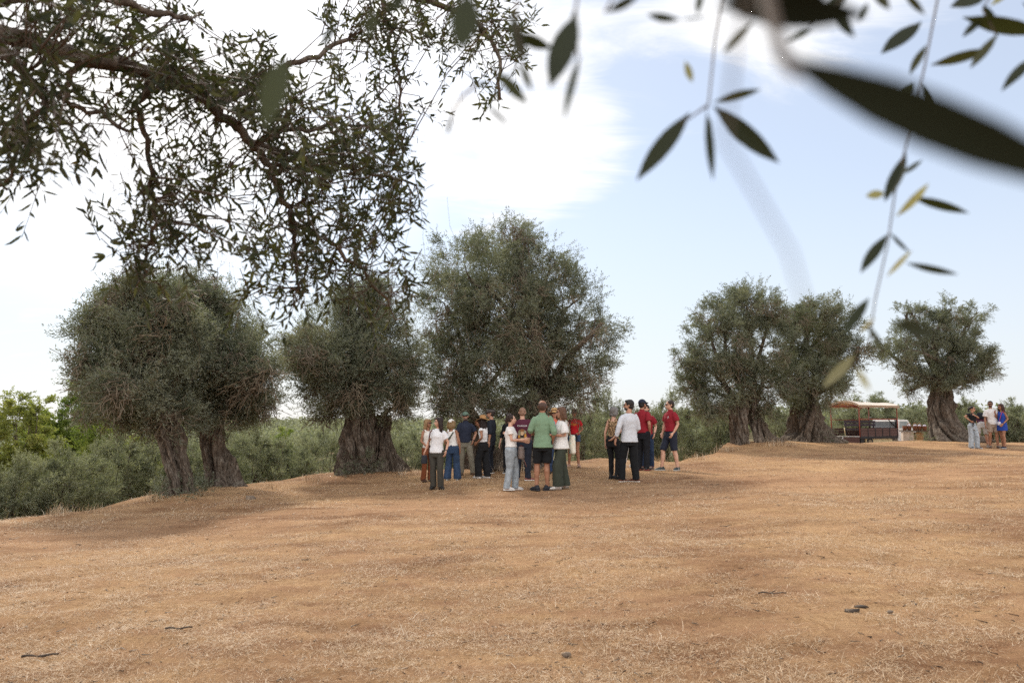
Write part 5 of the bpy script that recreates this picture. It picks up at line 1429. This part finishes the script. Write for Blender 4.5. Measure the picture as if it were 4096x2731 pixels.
# 16 man in navy cap
p = Person(2572, 1881, 1603, 140, 'man in a navy cap and dark red polo, turned away beside the white shirt', 'mid', 'm', 1.05, head=-10, arms={'R': A(POCK[0], POCK[1], -1)})
p.top('#8f1f2a', .70, .53, .012, collar=True, name='polo_shirt', wide=.018); p.pants('#1a1b20', .042, .038); p.shoes('#33383a', '#8c3a38', 0, 'sneaker'); p.hair('#2b2523', 'short', quiff=False); p.beard('#3b2c25'); p.cap('#262d40'); p.shades()
# 17 man in red polo, jeans
p = Person(2592, 1874, 1622, -8, 'man in a dark red polo and blue jeans facing the camera, hand in pocket', 'fair', 'm', 1.02, head=-22, arms={'L': A(POCK[0], POCK[1], 1), 'R': A(POCK[0], POCK[1], -1)})
p.top('#8f1f2a', .66, .535, .012, collar=True, name='polo_shirt', wide=.018); p.pants('#2c3c56', .040, .036, kind='denim'); p.shoes('#5a3a34', '#46302c'); p.hair('#33291f', 'short'); p.beard('#6d5446'); p.face(); p.watch('L')
def emblem(s, x, z, k=1.0):
    for (a, c) in (((0, .022), (.016, .006)), ((.012, .012), (.006, .014)), ((-.010, .010), (.007, .010)), ((0, 0), (.012, .005)), ((0, -.022), (.030, .003)), ((0, -.032), (.022, .0022))):
        blotch(s, ring(a[0] * k, a[1] * k, c[0] * k, c[1] * k, 10), z * s.H, cloth('#e4d4d4'), True, 'emblem', x * s.H)
emblem(p, .045, .755)
# hidden figure behind the white shirt
p = Person(2521, 1868, 1660, 10, 'person in white trousers, hidden behind the man in the white linen shirt', 'mid', 'f', .95, legs={'L': (.03, 0, 60), 'R': (-.12, 0, -60)})
p.top('#39404f', .6, .52, .008, name='t_shirt'); p.pants('#dcd7d2', .036, .034, .085, .60); p.shoes('#e6e4e2'); p.hair('#3a2c25', 'bob'); p.face()
# 18 lone man in red polo
p = Person(2683, 1881, 1605, -62, 'man in a dark red polo and navy shorts, standing alone with hand in pocket', 'fair', 'm', 1.0, bare=True, head=-18, legs={'L': (.085, .055, 22), 'R': (-.075, -.10, -12)}, arms={'L': A((.150, .04, .655), (.118, -.025, .535), 1), 'R': A((.14, .0, .65), (.115, -.05, .53), -1)})
p.top('#8f1f2a', .66, .555, .012, collar=True, name='polo_shirt', wide=.016); p.pants('#262a38', .048, .052, .285, .605, 'shorts', thigh=.060); p.shoes('#3c4240', '#cfcac2', 0, 'sneaker', 1.1); p.hair('#382a23', 'short', quiff=False); p.shades(); p.face()
emblem(p, .045, .755)
for k, sd_ in (('L', 1), ('R', -1)): shoe_mark(p, k, 'X', sd_)
# 19 woman in black T-shirt
p = Person(3896, 1794, 1626, 12, 'woman in a black T-shirt and pale wide jeans, one arm across her chest', 'mid', 'f', 1.0, head=42, legs={'L': (.075, -.02, 45), 'R': (-.075, 0, -10)}, arms={'R': A((.225, .02, .745), (.110, -.05, .645), -1), 'L': A((.130, -.06, .725), (-.035, -.115, .775), 1)})
p.top('#17181a', .55, .60, .008, name='t_shirt'); p.pants('#a9b1b8', .052, .056, .025, .625, kind='denim'); p.shoes('#2a2d38', '#e8e5e0'); p.hair('#2b2020', 'pony', length=.02); p.shades(); p.face()
o = carried(p, 'phone', 'dark phone hanging at the waist of the woman in the black T-shirt', 'phone')
m = MB(); m.box(Vector((-.085, -.115, .565)) * p.H, (.075, .02, .15)); m.build('phone_body', cloth('#2c2c30'), o, bevel=.006); m = MB(); m.box(Vector((-.085, -.122, .545)) * p.H, (.02, .012, .02)); m.build('logo', cloth('#cfcfd2'), o)
# 20 photographer bending down
p = Person(3932, 1786, 1700, 150, 'person in a maroon T-shirt bending down behind the woman in pale jeans', 'mid', 'm', 1.0, bare=True, H=1.72, bend=62, legs={'L': (.10, .02, 10), 'R': (-.10, -.02, -10)}, arms={'L': A((.10, -.03, .70), (.06, -.10, .80), 1), 'R': A((.10, -.03, .70), (.06, -.10, .80), -1)})
p.top('#4e2031', .7, .53, .012, name='t_shirt'); p.pants('#c9c4bf', .048, .046, .30, .60, 'shorts'); p.shoes('#8c7a68'); p.hair('#2b2320', 'short')
o = carried(p, 'backpack', 'dark backpack on the back of the bending person in maroon', 'backpack')
q = p.axis(.72) / p.H; bagbody(p, o, (q.x, q.y + .06, q.z + .10), (.17, .16, .15), '#22252d')
# 21 man in white T-shirt
p = Person(3975, 1791, 1606, -18, 'bearded man in a white T-shirt, beige shorts and sunglasses', 'tan', 'm', 1.05, bare=True, head=-14, legs={'L': (.085, 0, 15), 'R': (-.065, 0, -45)}, arms={'L': A(HANG[0], HANG[1], 1), 'R': A(HANG[0], HANG[1], -1)})
p.top('#e6e1de', .75, .50, .012, name='t_shirt', wide=.020); p.pants('#a08c7b', .052, .056, .33, .60, 'shorts', thigh=.060); p.shoes('#7f7166', '#4b3d35'); p.hair('#241c1a', 'short'); p.beard('#33251f'); p.shades(); p.face()
# 22 woman in blue
p = Person(4016, 1794, 1617, -72, 'woman in a cobalt blue top and skirt with long brown hair', 'tan', 'f', 1.0, bare=True, head=-4, legs={'L': (.05, -.03, 10), 'R': (-.05, .04, 0)}, arms={'L': A((.130, .04, .655), (.105, -.09, .545), 1), 'R': A((.10, -.07, .68), (.05, -.13, .79), -1)})
p.top('#27479e', 0, .585, .012, flare=.02, tank=True, name='blue_top'); m = MB(); p.torso(m, .014, .40, .60, .008); s_ = remesh(m, 'skirt', cloth('#27479e'), p.root, .009, 3, .006, 2, 8); p.shoes('#23283a', '#e9e6e1', .01, 'sneaker'); p.hair('#43291f', 'long', length=.21, back=.045); p.shades(); p.face(); p.watch('L')
o = carried(p, 'crossbody_bag', 'small white and purple bag on a pink strap worn by the woman in blue', 'bag')
bagbody(p, o, (.02, -.12, .56), (.07, .06, .075), '#d9d4dc'); strap(p, o, [(.05, .0, .845), (.05, -.07, .78), (.03, -.09, .68), (.02, -.11, .60)], .007 * p.H, '#c0465f')
# ---------------------------------------------------------------- the canopied pickup, the plank table and its baskets
CREAM = M('cream_canvas', srgb('#cdbba8'), srgb('#bda893'), 6, .9, .2, 30)
CREAMT, t, out = new_mat('canopy_canvas')
pb = t.n('ShaderNodeBsdfPrincipled', ins={'Base Color': (.78, .70, .60), 'Roughness': .9, 'Specular IOR Level': .1})
tb = t.n('ShaderNodeBsdfTranslucent', ins={'Color': (.85, .50, .26)})
t.set(out.inputs[0], t.n('ShaderNodeMixShader', ins={0: .22, 1: pb.outputs[0], 2: tb.outputs[0]}).outputs[0])
RUST = M('rust_red_tube', srgb('#8d4b3a'), srgb('#7b3d30'), 20, .6)
BOARD = M('maroon_board', srgb('#5f463f'), srgb('#483430'), 9, .75, .3, 40, stretch=(1, 8, 8))
RAIL = M('black_rail', srgb('#262325'), srgb('#1c1a1b'), 20, .5)
GREYW = M('grey_plank', srgb('#4d4148'), srgb('#3d343a'), 12, .8, .2, 40)
CREAMP = M('cream_paint', srgb('#c9b78f'), srgb('#b39f78'), 5, .5)
WHITEP = M('white_car_paint', srgb('#d9d6d1'), srgb('#cbc7c0'), 3, .35, spec=.5)
TYRE = M('tyre_rubber', (.025, .023, .021), (.05, .045, .04), 20, .9)
HUB = M('dusty_hub', srgb('#84745a'), srgb('#6b5d48'), 15, .6)
WHITEM = M('white_tube', srgb('#d8cfd2'), None, 20, .5)
GLASS = M('window_glass', (.20, .23, .24), (.32, .35, .35), 4, .08, spec=.6)
c0 = at(3438, 1700, 45.0)
AL = math.radians(33.0)
ax = Vector((math.cos(AL), math.sin(AL), 0)); ay = Vector((-math.sin(AL), math.cos(AL), 0))
ctr = c0 + ax * 2.0 + ay * .9
tz = min(H1(c0.x, c0.y), H1(ctr.x, ctr.y)) - .02
tk = empty('pickup_truck', (c0.x, c0.y, tz), AL, 'old white pickup truck with maroon plank sides and a cream canopy over its bed', 'truck')
L, W = 3.7, 1.8     # local: x runs forward from the near rear corner, y to the far side
zb = .62
def tb_(name, mat, fn, parent=tk, bevel=0.0, smooth=False):
    m = MB(); fn(m); return m.build(name, mat, parent, smooth, bevel)
tb_('bed_floor', BOARD, lambda m: m.box((L / 2, W / 2, zb), (L - .02, W - .02, .05)))
for (y, nm) in ((0, 'side_panel'), (W, 'side_panel')):
    o = tb_(nm, BOARD, lambda m: [m.box((L / 2, y, zb + .05 + .155 * k + .07), (L, .03, .145)) for k in range(2)] + [m.box((L / 2, y, zb + .43), (L, .03, .12))])
    tb_('panel_stake', RAIL, lambda m: [m.box((x, y - (.022 if y == 0 else -.022), zb + .24), (.06, .02, .50)) for x in (.05, .75, 1.45, 2.15, 2.85, L - .05)], o)
    tb_('sill_rail', RAIL, lambda m: m.box((L / 2, y, zb - .03), (L + .02, .05, .13)), o)
tb_('head_board', BOARD, lambda m: m.box((L + .01, W / 2, zb + .28), (.03, W - .06, .48)))
g_ = tb_('tailgate', BOARD, lambda m: [m.box((-.03, W / 2, zb - .07 - .16 * k - .02), (.03, W - .04, .15)) for k in range(3)])
tb_('gate_edge', WHITEP, lambda m: m.box((-.035, W / 2, zb + .03), (.05, W, .035)), g_)
for yy_ in (.35, .95): tb_('latch', RAIL, lambda m: m.box((-.06, yy_ + .2, zb - .02), (.02, .06, .05)), g_)
st = tb_('boarding_step', WHITEM, lambda m: [m.tube([(-.08, 1.02, zb - .02), (-.28, 1.0, .03)], .022, 8), m.tube([(-.08, 1.36, zb - .02), (-.16, 1.36, zb - .12)], .022, 8), m.tube([(-.14, 1.02, zb - .13), (-.14, 1.38, zb - .13)], .02, 8), m.tube([(-.22, 1.02, zb - .38), (-.22, 1.38, zb - .38)], .02, 8)], smooth=True)
# canopy frame
HC = 2.38
for (x, y) in ((0, 0), (0, W), (L, 0), (L, W)):
    tb_('post', RUST, lambda m: m.tube([(x, y, zb), (x, y, HC)], .032, 8), smooth=True)
fr = tb_('canopy_frame', RUST, lambda m: [m.bar((0, 0, HC), (L, 0, HC), .05), m.bar((0, W, HC), (L, W, HC), .05), m.bar((0, 0, HC), (0, W, HC), .05), m.bar((L, 0, HC), (L, W, HC), .05), m.bar((L / 2, 0, HC + .02), (L / 2, W / 2, HC + .20), .04), m.bar((L / 2, W / 2, HC + .20), (L / 2, W, HC + .02), .04),
    m.bar((0, 0, HC + .02), (0, W / 2, HC + .20), .04), m.bar((0, W / 2, HC + .20), (0, W, HC + .02), .04), m.bar((0, .02, zb + 1.02), (L, .02, zb + 1.02), .04), m.bar((0, W - .02, zb + .98), (L, W - .02, zb + .98), .04), m.bar((L, 0, zb + 1.0), (L, W, zb + 1.0), .04), m.bar((.45, 0, HC), (0, 0, HC - .3), .03), m.bar((0, W, zb + 1.0), (0, W, zb + .6), .03)])
V = []; nx, ny = 25, 15
for i in range(nx):
    for j in range(ny):
        x = -.10 + (L + .2) * i / (nx - 1); y = -.10 + (W + .2) * j / (ny - 1)
        q = abs(j / (ny - 1) * 2 - 1)
        z = HC + .04 + .20 * (1 - q ** 2.2) * (1.0 + .35 * math.exp(-((x - .2) / .8) ** 2)) - .03 * math.sin(PI * (x % (L / 2)) / (L / 2)) * (1 - q)
        V.append((x, y, z))
Fc_ = [(i * ny + j, (i + 1) * ny + j, (i + 1) * ny + j + 1, i * ny + j + 1) for i in range(nx - 1) for j in range(ny - 1)]
# hanging valance round the edge
edge = [i * ny for i in range(nx)] + [(nx - 1) * ny + j for j in range(1, ny)] + [i * ny + ny - 1 for i in range(nx - 2, -1, -1)] + [j for j in range(ny - 2, 0, -1)]
b0 = len(V)
for k, e in enumerate(edge):
    v = V[e]; V.append((v[0] * 1.004, v[1] * 1.004, v[2] - .13 - .02 * math.sin(k * .9)))
for k in range(len(edge)):
    k2 = (k + 1) % len(edge); Fc_.append((edge[k], edge[k2], b0 + k2, b0 + k))
cn = mesh_np('canopy', V, Fc_, CREAMT, tk, True); sd_ = cn.modifiers.new('T', 'SOLIDIFY'); sd_.thickness = .006
# bench along the bed
bn = tb_('bench', GREYW, lambda m: [m.box((1.55, 1.0, zb + .86), (3.0, .04, .13)), m.box((1.55, 1.0, zb + .68), (3.0, .04, .13)), m.box((1.55, .82, zb + .42), (3.0, .36, .05))])
tb_('bench_leg', RAIL, lambda m: [m.box((x, 1.03, zb + .44), (.06, .05, .84)) for x in (.25, 1.5, 2.9)], bn)
tb_('strap_post', CREAMP, lambda m: m.tube([(.05, .95, zb + .05), (.06, 1.0, zb + .52)], .03, 8), smooth=True)
tb_('roll_bar', RAIL, lambda m: [m.tube([(L - .1, .05, zb + .4), (L - .1, .1, zb + 1.12), (L - .1, W - .1, zb + 1.12), (L - .1, W - .05, zb + .4)], .03, 8), m.tube([(L - .9, .06, zb + 1.06), (L - .05, .06, zb + .5)], .025, 8), m.tube([(L - .05, .04, zb + .4), (L - .05, .04, zb + 1.1)], .035, 8)], smooth=True)
# chassis, wheels
tb_('chassis', CREAMP, lambda m: [m.box((1.95, .12, .42), (2.6, .06, .20)), m.box((1.95, W - .12, .42), (2.6, .06, .20)), m.box((2.9, .10, .28), (1.3, .08, .12))])
tb_('under_frame', RAIL, lambda m: [m.box((L / 2 + .4, W / 2, .45), (L + .6, .9, .14)), m.box((.32, .10, .36), (.34, .06, .42))])
for (x, y) in ((1.05, .16), (1.05, W - .16), (4.75, .16), (4.75, W - .16)):
    wv = tb_('wheel', TYRE, lambda m: m.tube([(x, y - .09, .31), (x, y - .08, .31), (x, y + .08, .31), (x, y + .09, .31)], [.25, .31, .31, .25], 24, True, ref=(0, 0, 1)), smooth=False)
    tb_('rim', HUB, lambda m: m.tube([(x, y - .10, .31), (x, y + .10, .31)], .17, 20, True, ref=(0, 0, 1)), wv)
# cab: extruded profile with glass set into it
prof = [(3.80, .36), (3.80, 1.08), (3.86, 1.52), (4.02, 1.62), (4.90, 1.60), (5.38, 1.08), (5.72, .96), (5.78, .36)]
def prism(m, pr, y0, y1):
    n = len(pr); v = [(x, y0, z) for x, z in pr] + [(x, y1, z) for x, z in pr]
    m.add(v, [tuple(range(n))[::1], tuple(range(2 * n - 1, n - 1, -1))] + [(k, n + k, n + (k + 1) % n, (k + 1) % n) for k in range(n)])
cb = tb_('cab', WHITEP, lambda m: prism(m, prof, .06, W - .06), bevel=.03)
for y, s_ in ((.052, -1), (W - .052, 1)):
    dr = tb_('door', WHITEP, lambda m: m.box((4.42, y, .78), (.98, .015, .62)), cb)
    tb_('window', GLASS, lambda m: prism(m, [(3.98, 1.12), (4.03, 1.50), (4.82, 1.50), (5.12, 1.12)], y - .008, y + .008), cb)
tb_('rear_window', GLASS, lambda m: m.box((3.815, W / 2, 1.33), (.03, 1.3, .34)), cb)
tb_('windscreen', GLASS, lambda m: m.bar((4.96, W / 2, 1.55), (5.36, W / 2, 1.13), 1.45, .02, up=(0, 0, 1)), cb)
for y in (.3, W - .3): tb_('headlight', GLASS, lambda m: m.box((5.78, y, .66), (.03, .26, .14)), cb)
tb_('bumper', RAIL, lambda m: m.box((5.82, W / 2, .40), (.08, W - .1, .14)), cb)

# plank table on blocks
TD = 39.0
p0, p1 = at(3607, 1722, TD), at(3712, 1730, TD - .3)
gz0 = H1(p0.x, p0.y); topz = p0.z
tbl = empty('plank_table', (p0.x, p0.y, gz0), 0, 'rough plank table on pale blocks beside the stout gnarled trunk', 'table')
O = Vector((p0.x, p0.y, gz0)); dx = (p1 - p0); dx.z = 0; wl = dx.length; dx.normalize(); dyv = Vector((-dx.y, dx.x, 0))
hz_ = topz - gz0
PL = M('weathered_plank', srgb('#6b5a4b'), srgb('#4a3e35'), 8, .9, .4, 30, stretch=(1, 6, 6))
BL = M('limewashed_block', srgb('#cdbfb0'), srgb('#b5a595'), 5, .9, .3, 30)
TANB = M('tan_plaster_block', srgb('#b08a62'), srgb('#a07b55'), 4, .9, .2, 20)
tb_('plank', PL, lambda m: [m.bar(dx * -.02 + dyv * (k * .24) + Vector((0, 0, hz_)), dx * wl + dyv * (k * .24) + Vector((0, 0, hz_ - .02)), .22, .06) for k in range(3)], tbl, .008)
tb_('block', BL, lambda m: [m.bar(dx * .05 + dyv * .25 + Vector((0, 0, hz_ / 2 - .05 + .0)), dx * .52 + dyv * .25 + Vector((0, 0, hz_ / 2 - .05)), .5, hz_ - .0)], tbl, .012)
tb_('block', TANB, lambda m: [m.bar(dx * .62 + dyv * .32 + Vector((0, 0, hz_ / 2 - .06)), dx * 1.0 + dyv * .32 + Vector((0, 0, hz_ / 2 - .06)), .45, hz_ - .02)], tbl, .012)
# baskets
WK, t, out = new_mat('wicker')
tc = t.n('ShaderNodeTexCoord')
wv = t.n('ShaderNodeTexWave', bands_direction='Z', ins={'Scale': 22.0, 'Distortion': 2.0}); t.set(wv.inputs['Vector'], tc.outputs['Object'])
colr = t.ramp(wv.outputs['Fac'], [(0, srgb('#5c3421')), (1, srgb('#a5653f'))])
bpn = t.n('ShaderNodeBump', ins={'Strength': .8, 'Distance': .01, 'Height': wv.outputs['Fac']})
pw = t.n('ShaderNodeBsdfPrincipled', ins={'Base Color': colr, 'Roughness': .8, 'Normal': bpn.outputs[0]}); t.set(out.inputs[0], pw.outputs[0])
CLOTHW = M('white_napkin', srgb('#dcd4da'), srgb('#c5bcc8'), 10, .8, .2)
SZ = .20
def basket(label, pos, lump, handle):
    b = empty('wicker_basket', pos, 0, label, 'basket', 'wicker baskets lined up on the plank table')
    n = 20; m = MB()
    m.tube([(0, 0, 0), (0, 0, .01), (0, 0, .12), (0, 0, .205), (0, 0, .212), (0, 0, .20), (0, 0, .10)], [.085, .092, .105, .112, .108, .100, .095], n, True)
    m.build('basket_body', WK, b, True)
    if handle:
        m = MB(); m.tube([(.105 * math.cos(a), 0, .20 + .155 * math.sin(a)) for a in np.linspace(0, PI, 13)], .011, 8); m.build('handle', M_WH, b, True)
    if lump:
        m = MB(); m.ell((0, 0, .20), (.082, .082, .085), 14, 10); m.ell((.02, -.01, .235), (.05, .055, .05), 10, 8); m.build('cloth_bundle', CLOTHW, b, True)
M_WH = M('cane_handle', srgb('#a9744c'), srgb('#8d5c39'), 20, .6)
for i, (off, lump, handle, lb) in enumerate([(.17, 0, 0, 'wicker basket without bundle at the truck end of the plank'), (.38, 1, 1, 'wicker basket with a handle, next to the empty one on the plank'), (.63, 1, 1, 'middle wicker basket with a white bundle on the plank'), (.84, 1, 1, 'wicker basket with a tall handle, second from the trunk'), (1.05, 1, 0, 'wicker basket with white bundle nearest the trunk')]):
    q = O + dx * off + dyv * (.16 + .05 * (i % 2)) + Vector((0, 0, hz_ + .03 - .02 * off / wl))
    basket(lb, q, lump, handle)
# ---------------------------------------------------------------- small things lying on the field
BARKF = M('fallen_bark', (.10, .075, .055), (.05, .036, .028), 25, .9, .6, 40)
STONE = M('field_stone', (.24, .175, .12), (.13, .095, .07), 12, .9, .5, 40)
PALEST = M('pale_stone', (.52, .43, .34), (.40, .32, .25), 12, .9, .4, 40)
def on_ground(mb, name, u, v, mat, label, cat, rz=0.0, tilt=0.0, smooth=True, group=None, dz=0.0):
    g = hit(u, v); o = mb.build(name, mat, None, smooth)
    e = .25; nx_ = (H1(g.x + e, g.y) - H1(g.x - e, g.y)) / (2 * e); ny_ = (H1(g.x, g.y + e) - H1(g.x, g.y - e)) / (2 * e)
    up = Vector((-nx_, -ny_, 1)).normalized()
    o.rotation_mode = 'QUATERNION'; o.rotation_quaternion = Vector((0, 0, 1)).rotation_difference(up) @ Matrix.Rotation(rz, 3, 'Z').to_quaternion()
    o.location = g + Vector((0, 0, dz))
    return tag(o, label, cat, group)
def stick(L, r_, seed, bend=.03, n=8, fork=False):
    q = np.random.default_rng(seed); m = MB()
    pts = [Vector((L * (i / (n - 1) - .5), bend * L * math.sin(i * .45 + seed) * .5, .012 + r_ + .006 * math.sin(i * 1.3))) for i in range(n)]
    m.tube(pts, [r_ * (1 - .35 * i / n) * (1 + .15 * q.normal()) for i in range(n)], 8)
    if fork: m.tube([pts[3], pts[3] + Vector((L * .16, L * .10, .01)), pts[3] + Vector((L * .26, L * .12, .02))], [r_ * .7, r_ * .55, r_ * .3], 7)
    return m
def slab(L, W, T, seed):
    q = np.random.default_rng(seed); m = MB(); n = 12
    v = []; f = []
    for s_ in (0, 1):
        for k in range(n):
            a = 2 * PI * k / n; rr_ = 1 + .18 * q.normal() * .6
            x, y = L / 2 * math.cos(a) * rr_, W / 2 * math.sin(a) * rr_
            v.append((x, y, (.004 if s_ == 0 else T) + .25 * T * math.cos(a * 2 + seed) + .3 * T * (x / L)))
    f = [tuple(range(n - 1, -1, -1)), tuple(range(n, 2 * n))] + [(k, (k + 1) % n, n + (k + 1) % n, n + k) for k in range(n)]
    return m.add(v, f)
def rock(r_, seed, sq=(1, .8, .6)):
    m = MB(); m.ell((0, 0, r_ * sq[2] * .25), (r_ * sq[0], r_ * sq[1], r_ * sq[2]), 14, 9)
    m.v = [tuple(Vector(p) * (1 + .45 * mnoise.noise(Vector(p) / r_ * 1.6 + Vector((seed, 0, 0))))) for p in m.v]
    return m
STK = 'sticks lying in the straw'
on_ground(stick(.20, .008, 1), 'stick', 715, 2521, BARKF, 'straight dark stick lying in the straw, the thickest one', 'stick', .14, group=STK)
on_ground(stick(.24, .009, 2, .06), 'stick', 160, 2632, BARKF, 'bent dark stick in the lowest corner of the field', 'stick', .16, group=STK)
on_ground(stick(.10, .006, 3, .2, fork=True), 'stick', 1225, 2243, BARKF, 'short forked stick beside the small pale stone', 'stick', .3, group=STK)
on_ground(stick(.16, .006, 4), 'stick', 2130, 2133, BARKF, 'thin dark stick lying flat below the pale-jeans woman', 'stick', .05, group=STK)
on_ground(stick(.17, .005, 5, .15), 'stick', 2905, 2107, BARKF, 'thin twig lying beyond the bark slabs', 'stick', -.03, group=STK)
on_ground(stick(.18, .006, 6, .15), 'stick', 2860, 1941, BARKF, 'twig lying on the worn track right of the lone man', 'stick', -.1, group=STK)
on_ground(stick(.22, .006, 7, .2, fork=True), 'stick', 3090, 2380, BARKF, 'long forked twig just left of the bark slabs', 'stick', -.15, group=STK)
on_ground(stick(.13, .006, 8), 'stick', 1960, 1962, BARKF, 'dark twig lying at the feet of the woman in pale jeans', 'stick', .4, group=STK)
on_ground(slab(.115, .055, .024, 1), 'bark_slab', 3408, 2449, BARKF, 'thick slab of fallen bark, the nearer of two', 'bark', .05, group='pieces of fallen bark')
on_ground(slab(.10, .045, .016, 3), 'bark_slab', 3445, 2430, BARKF, 'thinner slab of fallen bark just behind the thick one', 'bark', -.1, group='pieces of fallen bark')
SG = 'stones on the field'
on_ground(rock(.034, 1, (1, .7, .55)), 'stone', 2265, 2620, STONE, 'grey stone with a dark underside in the foreground straw', 'stone', .2, group=SG)
on_ground(rock(.022, 2), 'stone', 1192, 2272, PALEST, 'small pale stone below the short forked stick', 'stone', group=SG)
on_ground(rock(.13, 3, (1, .7, .4)), 'stone', 1002, 1994, STONE, 'flat brown rock between the split trunk and the broad trunk', 'stone', group=SG)
on_ground(rock(.024, 4, (1, .7, .5)), 'stone', 3560, 2447, STONE, 'small dark stone to the right of the bark slabs', 'stone', group=SG)

# dark crumbs: olive pits, leaf bits, snapped twigs
r = np.random.default_rng(31)
n = 5200
y = 3.8 + 20 * r.random(n) ** 1.3; x = (r.random(n) * 2 - 1) * .8 * y
k = y < np.interp(x / y, BS, BY); x, y = x[k], y[k]; n = len(x); z = hgt(x, y) + .006
a = r.random(n) * 6.28; L_ = .012 + .05 * r.random(n) ** 3 * 1.6
d = np.stack([np.cos(a), np.sin(a), r.normal(0, .12, n)], -1)
P0 = np.stack([x, y, z], -1)
V, q = tubes3(P0, P0 + d * L_[:, None], .0028 + .003 * r.random(n), .0018)
o = mesh_np('leaf_litter', V, q, leaf_mat('litter', [(0, (.03, .022, .018)), (.6, (.09, .06, .042)), (1, (.17, .12, .08))], trans=0), attrs={'tone': np.repeat(r.random(n), 3)})
tag(o, 'dark crumbs of twig and dead leaf strewn over the field', 'litter', kind='stuff')

# tufts of tall dry grass along the brow and round the boles, and green suckers at some feet
def tuft(u, v, n, hgt_, spread, label, mat='straw', depth=None, cat='grass tuft', group='tufts of dry grass along the brow'):
    g = hit(u, v) if depth is None else at(u, v, depth)
    q = np.random.default_rng(int(u * 7 + v)); gx = g.x + q.normal(0, spread, n); gy = g.y + q.normal(0, spread * .6, n); gz = hgt(gx, gy)
    a = q.random(n) * 6.28; ln = hgt_ * (.4 + .8 * q.random(n)); tl = np.abs(q.normal(0, .45, n))
    d = np.stack([np.cos(a) * np.sin(tl), np.sin(a) * np.sin(tl), np.cos(tl)], -1)
    b = np.stack([gx, gy, gz], -1); m_ = b + d * (ln * .55)[:, None]
    e = m_ + unit(d + np.stack([q.normal(0, .35, n), q.normal(0, .35, n), -.25 * np.ones(n)], -1)) * (ln * .5)[:, None]
    wv = np.stack([-np.sin(a), np.cos(a), np.zeros(n)], -1) * .0035
    V = np.stack([b - wv, b + wv, m_ + wv * .8, m_ - wv * .8, e + wv * .2, e - wv * .2], 1).reshape(-1, 3)
    i0 = np.arange(n) * 6
    Fq = np.stack([np.stack([i0, i0 + 1, i0 + 2, i0 + 3], -1), np.stack([i0 + 3, i0 + 2, i0 + 4, i0 + 5], -1)], 1).reshape(-1, 4)
    o = mesh_np('grass_tuft', V - np.array(g), Fq, MAT[mat], attrs={'tone': np.repeat(q.random(n), 2)}, loc=g)
    return tag(o, label, cat, group)
for (u, v, n, h_, sp, lb) in [(60, 2068, 160, .34, .35, 'tall dry grass tuft at the picture edge on the brow'), (240, 2062, 90, .22, .25, 'low dry tuft next to the tall one on the brow'), (350, 2048, 60, .16, .3, 'sparse dry tuft on the bare brow left of the braided trunk'), (612, 2006, 60, .22, .15, 'upright dry stalks just left of the braided trunk'),
    (1080, 1955, 50, .22, .2, 'dry tuft on the brow between the split trunk and the broad trunk'), (1250, 1925, 110, .22, .3, 'dry tuft at the foot of the broad buttressed trunk'), (1640, 1900, 90, .2, .3, 'dry tuft beside the feet of the rust-trousered woman'), (2350, 1828, 120, .25, .5, 'dry tuft behind the woman in the red T-shirt'), (2620, 1846, 90, .2, .4, 'dry tuft on the brow left of the lone man'), (2790, 1838, 100, .25, .4, 'dry tuft on the brow right of the lone man'), (2895, 1805, 160, .3, .4, 'thick dry tuft at the foot of the two leaning trunks'), (3110, 1782, 220, .28, .7, 'spreading dry tuft between the leaning trunks and the squat one'),
    (3560, 2010, 70, .10, .4, 'sparse dry weed standing in the open field on the right side'), (3900, 1945, 150, .11, .7, 'reddish dry weeds standing in the open field at the right'), (2060, 1890, 160, .25, .6, 'dry tuft at the foot of the tallest olive')]:
    tuft(u, v, n, h_, sp * .5, lb)
